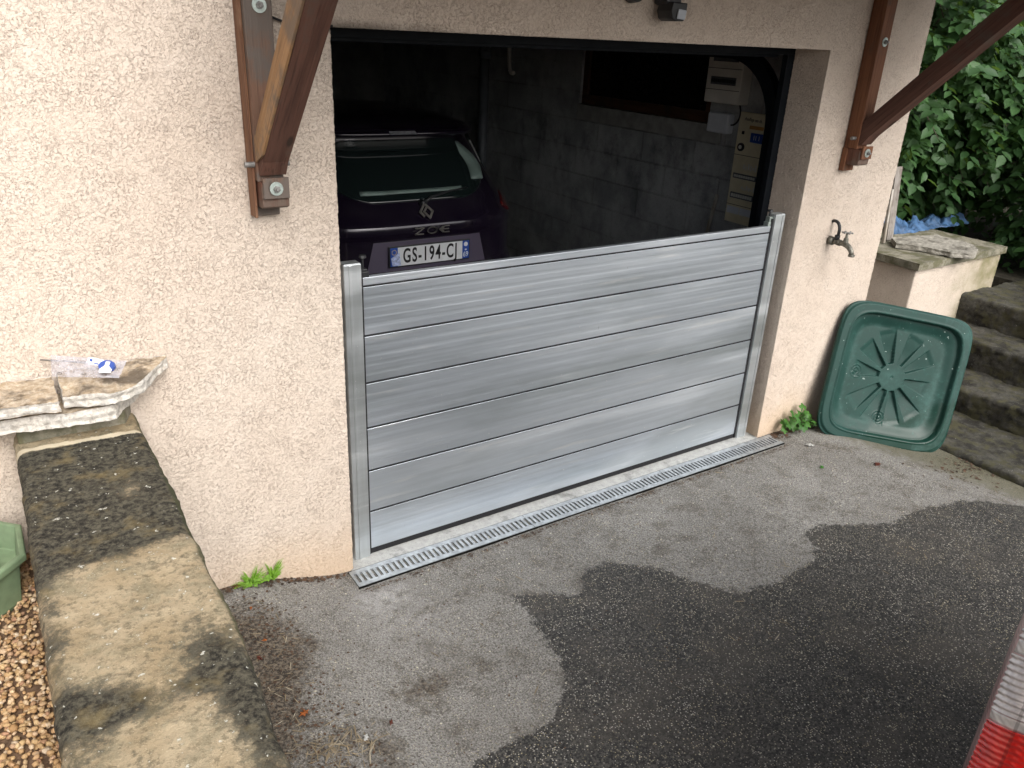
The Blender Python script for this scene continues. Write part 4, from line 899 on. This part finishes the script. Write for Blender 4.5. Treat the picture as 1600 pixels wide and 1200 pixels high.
bm = BM(); tube(bm, [(WX-.06, 3.8, 2.37), (WX-.06, 3.8, 1.86)], .045, 16); tube(bm, [(WX-.06, 3.8, 1.9), (WX-.06, 3.8, 1.84)], .053, 16); tube(bm, [(WX-.06, 3.8, 1.87), (WX-.06, 3.8, .0)], .042, 16)
tag(obj('waste_pipe', bm, simple('grey_pipe', (.14, .155, .175), .4), smooth=True), 'grey vertical waste pipe standing behind the parked car', 'pipe')
bm = BM(); tube(bm, bez([(WX-.03, 3.46, 2.1), (WX-.03, 3.47, 1.8), (WX-.03, 3.45, 1.72), (WX-.03, 3.38, 1.75)]), .017, 10); tag(obj('hook_pipe', bm, CRM, smooth=True), 'short white bent conduit hanging high on block wall', 'conduit')
bm = BM(); box(bm, (2.90, .95, .0), (2.912, .970, 1.17), Matrix.Rotation(R(9), 3, 'X'), (2.905, .92, 1.17)); tag(obj('wooden_batten', bm, PALEB), 'wooden batten leaning on block wall below the electrical board', 'batten')

# ------------------------------------------------------------ green lid
C3 = [np.array(q) for q in ((3.013, -.029, .778), (3.712, -.441, .639), (3.491, -.556, -.138), (2.792, -.144, 0.))]
ctr = sum(C3)/4; eu = (C3[1]-C3[0]); lw_ = np.linalg.norm(eu); eu /= lw_; ev = (C3[0]-C3[3]); lh_ = np.linalg.norm(ev); ev /= lh_; en = np.cross(eu, ev)  # en towards the viewer
N_ = 260; hw_, hh_ = lw_/2, lh_/2
def rsq(u, v, p=7.):          # square -> rounded square
    r = max(abs(u), abs(v)); 
    if r < 1e-6: return 0, 0
    q_ = (abs(u/r)**p+abs(v/r)**p)**(1/p); return u/q_, v/q_
def lid_h(x, y):
    # x,y in metres from the centre
    ax, ay = abs(x)/hw_, abs(y)/hh_; d = (ax**6+ay**6)**(1/6); de = (1-d)*.41
    h = 0.
    h += -.012*float(ss(.012, 0., de))                     # rolled outer rim
    h -= .030*float(ss(.060, .066, de)) + .004*float(ss(.054, .060, de))
    h += .004*float(ss(.046, .050, de))
    h -= .022*float(ss(.066, .135, de))
    r = math.hypot(x, y*.92); a_ = math.atan2(y, x)
    best = 0
    for k, (ad, r1) in enumerate(SP):
        ar = R(ad); ca, sa = math.cos(ar), math.sin(ar); l = x*ca+y*sa; t = -x*sa+y*ca
        wd = .013+.195*max(0, l-.075)
        m_ = float(ss(wd+.0015, wd-.0015, abs(t)))*float(ss(.080, .086, l))*float(ss(r1+.004, r1-.03, l))
        best = max(best, m_*(.30+.70*float(ss(r1, .13, l))))
    h -= .020*best
    for (qx, qy) in ((-.225, .0), (-.02, -.245)):
        rr = math.hypot(x-qx, y-qy); h += .0016*math.sin(rr*380)*float(ss(.045, .04, rr))
    rr = math.hypot(x, y-.0); h -= .004*float(ss(.009, .007, rr))
    return h
SP = [(100, .24), (68, .25), (35, .235), (5, .21), (-20, .20), (-50, .235), (-75, .235), (-112, .235), (-140, .235), (178, .20), (135, .225)]
SP = [(110, .285), (70, .275), (36, .27), (-8, .24), (-48, .285), (-76, .29), (-106, .29), (-138, .285), (176, .25), (142, .27)]
Vl, ch = [], []
for a_ in range(N_):
    for b_ in range(N_):
        u, v = rsq(a_/(N_-1)*2-1, b_/(N_-1)*2-1); x, y = u*hw_, v*hh_; h = lid_h(x, y)
        Vl.append((x, y, h)); r = math.hypot(x, y)
        ax, ay = abs(x)/hw_, abs(y)/hh_; d = (ax**6+ay**6)**(1/6)
        ch.append(.35*math.exp(-((d-.68)/.07)**2)+.30*math.exp(-(r/.12)**2)+.35*(d > .88)*(x > .2)+.35*math.exp(-((x-.24)**2/.004+(y+.12)**2/.03))+.12)
i, j = np.meshgrid(np.arange(N_-1), np.arange(N_-1), indexing='ij'); a = (i*N_+j).ravel()
F = [list(q) for q in np.stack([a, a+N_, a+N_+1, a+1], 1)]
# rolled skirt behind the rim
loop = [k*N_ for k in range(N_)]+[(N_-1)*N_+k for k in range(1, N_)]+[k*N_+N_-1 for k in range(N_-2, -1, -1)]+[k for k in range(N_-2, 0, -1)]
b0 = len(Vl); prev = loop
for (sc_, dz) in ((1.003, -.02), (1.0, -.034), (.985, -.034)):
    cur = []
    for k in loop: x, y, h = Vl[k]; cur.append(len(Vl)); Vl.append((x*sc_, y*sc_, dz)); ch.append(.3)
    n_ = len(loop)
    for k in range(n_): F.append([prev[k], cur[k], cur[(k+1) % n_], prev[(k+1) % n_]])
    prev = cur
me = pymesh('lid', np.array(Vl), np.array(F), True); attr(me, 'chalk', ch)
lid = link('lid', me, mat_lid()); lid.matrix_world = Matrix([[eu[k], ev[k], en[k], ctr[k]] for k in range(3)]+[[0, 0, 0, 1]])
sm = lid.modifiers.new('solid', 'SOLIDIFY'); sm.thickness = .004; sm.offset = -1
tag(lid, 'square dark green plastic lid with radial ribs, leaning at the house corner', 'lid')

# ------------------------------------------------------------ pier, steps, slab, boards, tarp
pw = thing('retaining_wall', 'pink roughcast low wall with mossy stone cap beside the steps', 'wall', (0, 0, 0))
me = patches('wall', [((4.125, .236, -.15), (1.09, 0, 0), (0, 0, .88)), ((4.125, .95, -.15), (0, -.714, 0), (0, 0, .88)), ((5.215, .236, -.15), (0, .714, 0), (0, 0, .88)), ((4.125, .236, .73), (1.09, 0, 0), (0, .714, 0))], .011)
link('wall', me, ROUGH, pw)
bm = slab([(4.095, .205), (5.24, .215), (5.26, .98), (4.10, .98)], .735, .784, (0, 0), 3., .0025, .03, layk=.1); obj('cap', bm, CAPM, pw)
sp_ = [(4.457, .66), (4.881, .56), (4.86, .30), (4.741, .18), (4.575, .11), (4.45, .20), (4.42, .36), (4.328, .54)]
tag(obj('stone_slab', slab(sp_, .790, .828, (0, .0), 12., .007, .02), SLABG), 'grey broken stone slab lying on the mossy wall cap at right', 'stone slab')
stp = thing('steps', 'old mossy concrete steps climbing to the right behind lid', 'steps', (0, 0, 0))
def rstep(x0, x1, z0, z1, sd_):
    bm = BM(); nx2, ny2, nz2 = max(4, int((x1-x0)/.02)), 100, max(3, int((z1-z0)/.012)); y0, y1 = -1.9, .2355
    V_ = []; ys_ = np.linspace(y0, y1, ny2); prf2 = [(x0, z_) for z_ in np.linspace(z0, z1-.02, nz2)]+[(x0+.004, z1-.008), (x0+.014, z1)]+[(x_, z1) for x_ in np.linspace(x0+.03, x1, nx2)]
    for y_ in ys_:
        for (x_, z_) in prf2:
            p = Vector((x_, y_, z_+sd_)); n_ = noise.noise(p*7)*.016+noise.noise(p*28)*.009+noise.noise(p*70)*.005
            V_.append((x_-n_*(1 if x_ < x0+.02 else 0), y_, z_+(n_*.8 if z_ > z1-.03 else 0)))
    k_ = len(prf2); i, j = np.meshgrid(np.arange(ny2-1), np.arange(k_-1), indexing='ij'); a = (i*k_+j).ravel()
    me = pymesh('step', np.array(V_), np.stack([a, a+1, a+k_+1, a+k_], 1)[:, ::-1], True); link('step', me, STEPM, stp)
rstep(3.52, 4.08, -.2, -.072, 0); rstep(4.065, 4.46, -.2, .089, 3); rstep(4.449, 4.84, -.1, .283, 7); rstep(4.82, 5.65, .1, .476, 11)
for k, (px_, xx0, ww, tlt, lab) in enumerate(((4.50, .055, .022, 3, 'narrow pale board leaning at house corner on the wall cap'), (4.40, .05, .075, 5, 'wide dark weathered board leaning beside the narrow pale one'))):
    bm = BM(); hgt = (.38, .52)[k]
    y_ = (.66, .70)[k]; x_ = (4.375, 4.475)[k]
    box(bm, (x_, y_, .79), (x_+ww, y_+.02, .79+hgt), Matrix.Rotation(R(-2), 3, 'Y') @ Matrix.Rotation(R(-tlt), 3, 'X'), (x_, y_, .79))
    tag(obj('wooden_board', bm, (PALEB if k == 0 else BOARD), bevel=.002), lab, 'board', 'boards standing on the wall cap')
# crumpled blue tarp
nt_ = 70; Vt = []
for a_ in range(nt_):
    for b_ in range(30):
        u, v = a_/(nt_-1), b_/29; p = Vector((u*6, v*2.5, 0)); n_ = noise.fractal(p, 1., 2., 4); r_ = abs(noise.noise(p*2.1))
        Vt.append((4.72+u*1.05, .80+.22*v+.03*n_, .79+(.065+.02*math.sin(u*9))*math.sin(math.pi*min(1, v*1.05))**.6*(1-.45*u)+.10*n_*math.sin(math.pi*v)-.03*r_))
i, j = np.meshgrid(np.arange(nt_-1), np.arange(29), indexing='ij'); a = (i*30+j).ravel()
tag(link('tarpaulin', pymesh('tarpaulin', np.array(Vt), np.stack([a, a+30, a+31, a+1], 1), True), simple('blue_tarpaulin', (.045, .10, .20), .55, 0, .5, 10, .006, 30)), 'crumpled blue tarpaulin behind the wall cap under leaves', 'tarpaulin')

# ------------------------------------------------------------ foliage
LT = np.array([(0, 0, 0), (.28, .27, .04), (.62, .25, .03), (1, 0, -.12), (.62, -.25, .03), (.28, -.27, .04), (.33, 0, -.03), (.66, 0, -.05)])
LF = np.array([(0, 6, 1), (1, 6, 7), (1, 7, 2), (2, 7, 3), (0, 5, 6), (5, 4, 7), (5, 7, 6), (4, 3, 7)])
def leaves(pos, dirs, size, g, flat=.5):
    n = len(pos); d = dirs/np.linalg.norm(dirs, axis=1, keepdims=True)
    up = np.stack([g.normal(0, flat, n)-.25, g.normal(0, flat, n)-.45, np.ones(n)], 1)
    s = np.cross(up, d); s /= np.linalg.norm(s, axis=1, keepdims=True); u = np.cross(d, s)
    V = pos[:, None]+(LT[None, :, 0, None]*d[:, None]+LT[None, :, 1, None]*s[:, None]+LT[None, :, 2, None]*u[:, None])*size[:, None, None]
    F = LF[None]+np.arange(n)[:, None, None]*8
    return V.reshape(-1, 3), F.reshape(-1, 3)
LEAF = mat_island('shrub_leaf', [(.022, .060, .018), (.044, .108, .030), (.030, .084, .025), (.062, .145, .042), (.028, .072, .022)], .55, .30)
LEAFD = mat_island('dark_leaf', [(.012, .030, .010), (.022, .052, .014), (.016, .040, .012)], .5, .2)
BARK = simple('bark', (.07, .055, .04), .9, 0, .3, 30, .004)
def shrub(name, label, c, rad, ntw, seed, lsize, mat, base, shell=.55, cam_bias=True, nstem=6):
    g = np.random.default_rng(seed); root = thing(name, label, 'shrub', base); c = np.array(c); rad = np.array(rad); b = np.array(base)
    P_, D_2, S_ = [], [], []
    bm = BM()
    for k in range(ntw):
        v = g.normal(size=3); v /= np.linalg.norm(v); 
        if cam_bias and v[0]*.9+v[1]*1.2 > .5 and g.random() < .75: v[:2] *= -1
        rr = g.uniform(shell, 1.05)*(1+.22*noise.noise(Vector(v*2.2)+Vector((seed, 0, 0))))
        q0 = c+v*rad*rr; od = v*np.array([1, 1, .25])+np.array([0, 0, -.55])+g.normal(0, .28, 3); od /= np.linalg.norm(od); L = g.uniform(.16, .34)
        if k % 9 == 0: tube(bm, [q0-od*L*.6-b, q0-b, q0+od*L-b], [.006, .004, .002], 4)
        nl = g.integers(5, 10); sd_ = np.cross(od, [0, 0, 1]); sd_ /= np.linalg.norm(sd_)+1e-9
        for m_ in range(nl):
            t = m_/nl; sgn = 1 if m_ % 2 else -1; P_.append(q0+od*L*t-b); dd = od*.6+sgn*sd_*g.uniform(.5, 1.)+g.normal(0, .15, 3)+np.array([0, 0, -.15]); D_2.append(dd); S_.append(lsize*g.uniform(.6, 1.15))
    V_, F_ = leaves(np.array(P_), np.array(D_2), np.array(S_), g)
    link('crown', pymesh('crown', V_, F_), mat, root)
    for k in range(nstem):
        a_ = k*6.28/nstem; e_ = c+np.array([math.cos(a_)*rad[0]*.6, math.sin(a_)*rad[1]*.6, g.uniform(-.1, .7)*rad[2]])-b
        tube(bm, bez([(g.uniform(-.08, .08), g.uniform(-.08, .08), -.1), (e_[0]*.2, e_[1]*.2, e_[2]*.5), tuple(e_)], 6), [.028, .025, .022, .018, .014, .010, .006], 6)
    obj('trunk', bm, BARK, root); return root
shrub('shrub', 'leafy green shrub hanging over the blue tarpaulin', (5.75, 1.75, 1.75), (1.15, .95, 1.25), 1500, 21, .115, LEAF, (5.6, 1.9, .6))
shrub('shrub', 'leafy green shrub at right edge of frame above steps', (6.75, .35, 1.45), (.95, 1.0, 1.35), 1500, 22, .11, LEAF, (6.7, .4, .45))
shrub('shrub', 'tall dark shrub growing close behind the house corner', (5.6, 3.6, 2.1), (1.6, 1.2, 1.9), 1500, 23, .115, LEAFD, (5.6, 3.7, .6))
shrub('shrub', 'dense dark shrub filling the far background at right', (9.0, 3.2, 2.3), (2.2, 2.6, 2.3), 2600, 24, .15, LEAFD, (9.0, 3.3, .6), .3)
shrub('shrub', 'small leafy shrub behind the top step at far right', (6.25, -.55, .85), (.55, .5, .55), 420, 25, .09, LEAF, (6.2, -.5, .45), nstem=4)

# weeds growing at the wall foot
LOB = []
def lobed(n=5):
    pts = []; 
    for k in range(n*4+1):
        t = -2.5+5.0*k/(n*4); r = .55+.45*abs(math.cos(t*n/2.0*1.0)); pts.append((r*math.cos(t), r*math.sin(t)))
    return pts
def weed(name, label, cat, base, n, size, spread, mat, seed, kind, group=None):
    g = random.Random(seed); t = thing(name, label, cat, base, 0, group); bm = BM(); bs = BM()
    for k in range(n):
        a_ = g.uniform(math.pi*.95, math.pi*2.05); el = g.uniform(.25, 1.3); L = spread*g.uniform(.4, 1.); d = Vector((math.cos(a_)*math.cos(el), math.sin(a_)*math.cos(el)*.7, math.sin(el)))
        tip = d*L; tube(bs, bez([(0, 0, -.01), tuple(d*L*.5+Vector((0, 0, L*.15))), tuple(tip)], 4), .0014, 5)
        nrm = (Vector((0, -.8, .9))+Vector((g.uniform(-.5, .5), g.uniform(-.5, .5), g.uniform(-.3, .3)))).normalized()
        ex = (d-nrm*d.dot(nrm)).normalized(); ey_ = nrm.cross(ex); s_ = size*g.uniform(.6, 1.1)
        if kind == 'lobed':
            ring = [bm.verts.new(tip+(ex*p[0]+ey_*p[1])*s_+nrm*(-.15*s_*(p[0]**2+p[1]**2))) for p in lobed()]; c_ = bm.verts.new(tip+nrm*.08*s_)
            for p, q in zip(ring, ring[1:]): bm.faces.new((c_, p, q))
        else:   # fern-like frond: paired leaflets along the stalk
            for m_ in range(9):
                tt = (m_+1)/9.; ln = s_*(1-tt*.75); b_ = d*L*(.25+.85*tt)+Vector((0, 0, L*.12*math.sin(tt*3)))
                for sg in (-1, 1):
                    e1 = (ey_*sg+ex*.5).normalized(); e2 = ex
                    for w_, q_ in ((0., 1.), (.35, .6)):
                        p0 = b_+e1*ln*w_; a1 = p0+e1*ln*.5*q_+e2*ln*.25*q_; a2 = p0+e1*ln*.85*q_+nrm*ln*.05; a3 = p0+e1*ln*.4*q_-e2*ln*.18*q_
                        bm.faces.new([bm.verts.new(p0), bm.verts.new(a1), bm.verts.new(a2), bm.verts.new(a3)])
    obj('leaves', bm, mat, t); obj('stems', bs, mat, t)
FERN = mat_island('bright_fern_green', [(.16, .36, .02), (.27, .50, .05), (.20, .42, .03)], .5, .35)
WEED = mat_island('weed_green', [(.035, .12, .020), (.075, .20, .035), (.05, .15, .03)], .5, .3)
weed('fern', 'small bright green fern nearer the garden wall', 'fern', (-.415, -.012, .085), 34, .017, .085, FERN, 3, 'fern', 'ferns at the wall foot left of the drain')
weed('fern', 'smaller bright green fern, the one nearer the drain', 'fern', (-.335, -.010, .085), 26, .016, .080, FERN, 4, 'fern', 'ferns at the wall foot left of the drain')
weed('lobed_weed', 'green weed with lobed leaves between wall foot and lid', 'weed', (2.745, -.03, -.0), 26, .032, .15, WEED, 5, 'lobed')

# ------------------------------------------------------------ litter
def flakes(n, fn, smin, smax, mat, name, label, seed, thin=False):
    g = np.random.default_rng(seed); VV, FF = [], []
    for k in range(n):
        x, y = fn(g); z = float(gz(x, y))+.003; s = g.uniform(smin, smax); a_ = g.uniform(0, 6.28); q = .08 if thin else g.uniform(.35, .8)
        ca, sa = math.cos(a_), math.sin(a_); tp_ = [(-1, 0), (-.3, q), (.6, q*.8), (1, 0), (.4, -q), (-.5, -q*.9)]
        for (u, v) in tp_:
            zz = z+g.uniform(0, .25 if not thin else .10)*s*(1 if not thin else abs(u))+(.001 if not thin else .003); VV.append((x+(u*ca-v*sa)*s, y+(u*sa+v*ca)*s, zz))
        b = k*6; FF += [(b, b+1, b+5), (b+1, b+4, b+5), (b+1, b+2, b+4), (b+2, b+3, b+4)]
    tag(link(name, pymesh(name, np.array(VV), np.array(FF)), mat), label, kind='stuff')
BRN = mat_island('dead_leaf_brown', [(.030, .018, .012), (.075, .045, .028), (.11, .06, .035), (.05, .035, .025), (.16, .11, .07)], .8)
STRW = mat_island('straw', [(.20, .155, .095), (.32, .26, .17), (.12, .09, .055), (.40, .36, .28)], .7)
def f1(g): return (g.uniform(-.64, -.36)+.05*g.normal(), -abs(g.uniform(.08, 1.6)))
def f2(g): return (g.uniform(2.52, 2.95), -abs(g.normal(0, .03))-.01)
def f3(g): return (g.uniform(-.02, 2.55), -.145-abs(g.normal(0, .012)))
def f4(g): return (g.uniform(-.3, 3.4), g.uniform(-1.2, -.16))
def f5(g): return (3.5+g.normal(0, .22), -.75+g.normal(0, .08))
def f6(g): return (g.uniform(-.52, -.02), -abs(g.normal(0, .02))-.008)
flakes(1300, f1, .0015, .007, BRN, 'leaf_litter', 'dark leaf crumbs along the garden wall foot', 1)
flakes(230, f2, .004, .014, BRN, 'leaf_litter', 'brown dead leaves in the corner beside lobed weed', 2)
flakes(420, f3, .002, .007, BRN, 'dirt_crumbs', 'dark crumbs along the front edge of drain grate', 3)
flakes(700, f4, .0015, .005, BRN, 'dirt_crumbs', 'fine crumbs scattered over the dry driveway', 4)
flakes(240, f5, .004, .012, BRN, 'leaf_litter', 'dark litter at the foot of the lowest step', 6)
flakes(150, f6, .003, .010, BRN, 'leaf_litter', 'litter along the wall foot beneath the ferns', 7)
flakes(110, lambda g: (-.42+g.normal(0, .065), -.92+g.normal(0, .04)), .007, .030, STRW, 'straw', 'pale straw strands beside the garden wall', 8, True)
flakes(260, f1, .006, .022, STRW, 'straw', 'thin stalks scattered along the garden wall foot', 9, True)
flakes(60, f4, .008, .03, STRW, 'straw', 'single stalks scattered over the driveway', 10, True)
def leaf(label, x, y, s, rot, mat, cat='leaf', name='fallen_leaf'):
    bm = BM(); z = float(gz(x, y))+.005
    pts = [(1, 0), (.5, .25), (.45, .6), (.1, .35), (-.3, .55), (-.35, .2), (-1, 0), (-.4, -.2), (-.2, -.6), (.15, -.3), (.5, -.5), (.55, -.2)]
    c_ = bm.verts.new((x, y, z+.006)); ring = [bm.verts.new((x+(u*math.cos(rot)-v*math.sin(rot))*s, y+(u*math.sin(rot)+v*math.cos(rot))*s, z+random.uniform(0, .006))) for u, v in pts]
    for k in range(len(ring)): bm.faces.new((c_, ring[k], ring[(k+1) % len(ring)]))
    ext = bmesh.ops.solidify(bm, geom=bm.faces[:], thickness=.0008)
    tag(obj(name, bm, mat), label, cat)
ORG = simple('orange_leaf', (.42, .13, .03), .7, 0, .3, 80); RBR = simple('red_brown_leaf', (.16, .045, .028), .75, 0, .3, 80); WHL = simple('white_paper', (.62, .62, .60), .8, 0, .2, 90); GRL = simple('green_leaf', (.06, .24, .03), .5)
leaf('orange dead leaf left of the straw pile', -.472, -.74, .020, .3, ORG)
leaf('small orange leaf on the dirt below the ferns', -.465, -.17, .011, 1.2, ORG)
leaf('thin orange leaf beside the garden wall, halfway down', -.475, -.36, .012, .1, ORG)
leaf('curled dark brown leaf against garden wall, halfway down', -.515, -.44, .014, 2., RBR)
leaf('round red brown leaf right of the straw pile', -.235, -.86, .013, 1., RBR)
leaf('red brown leaf at wall foot left of ferns', -.475, -.022, .020, .4, RBR)
leaf('white scrap of paper by the straw pile', -.34, -.905, .016, .8, WHL, 'paper scrap', 'paper_scrap')
leaf('white scrap beside the right end of drain grate', 2.66, -.215, .034, -.5, WHL, 'paper scrap', 'paper_scrap')
leaf('small green leaf on driveway in front of the lid', 2.50, -.42, .022, .5, GRL)
leaf('dark dead leaf on driveway below the lid', 2.80, -.55, .03, .2, RBR)
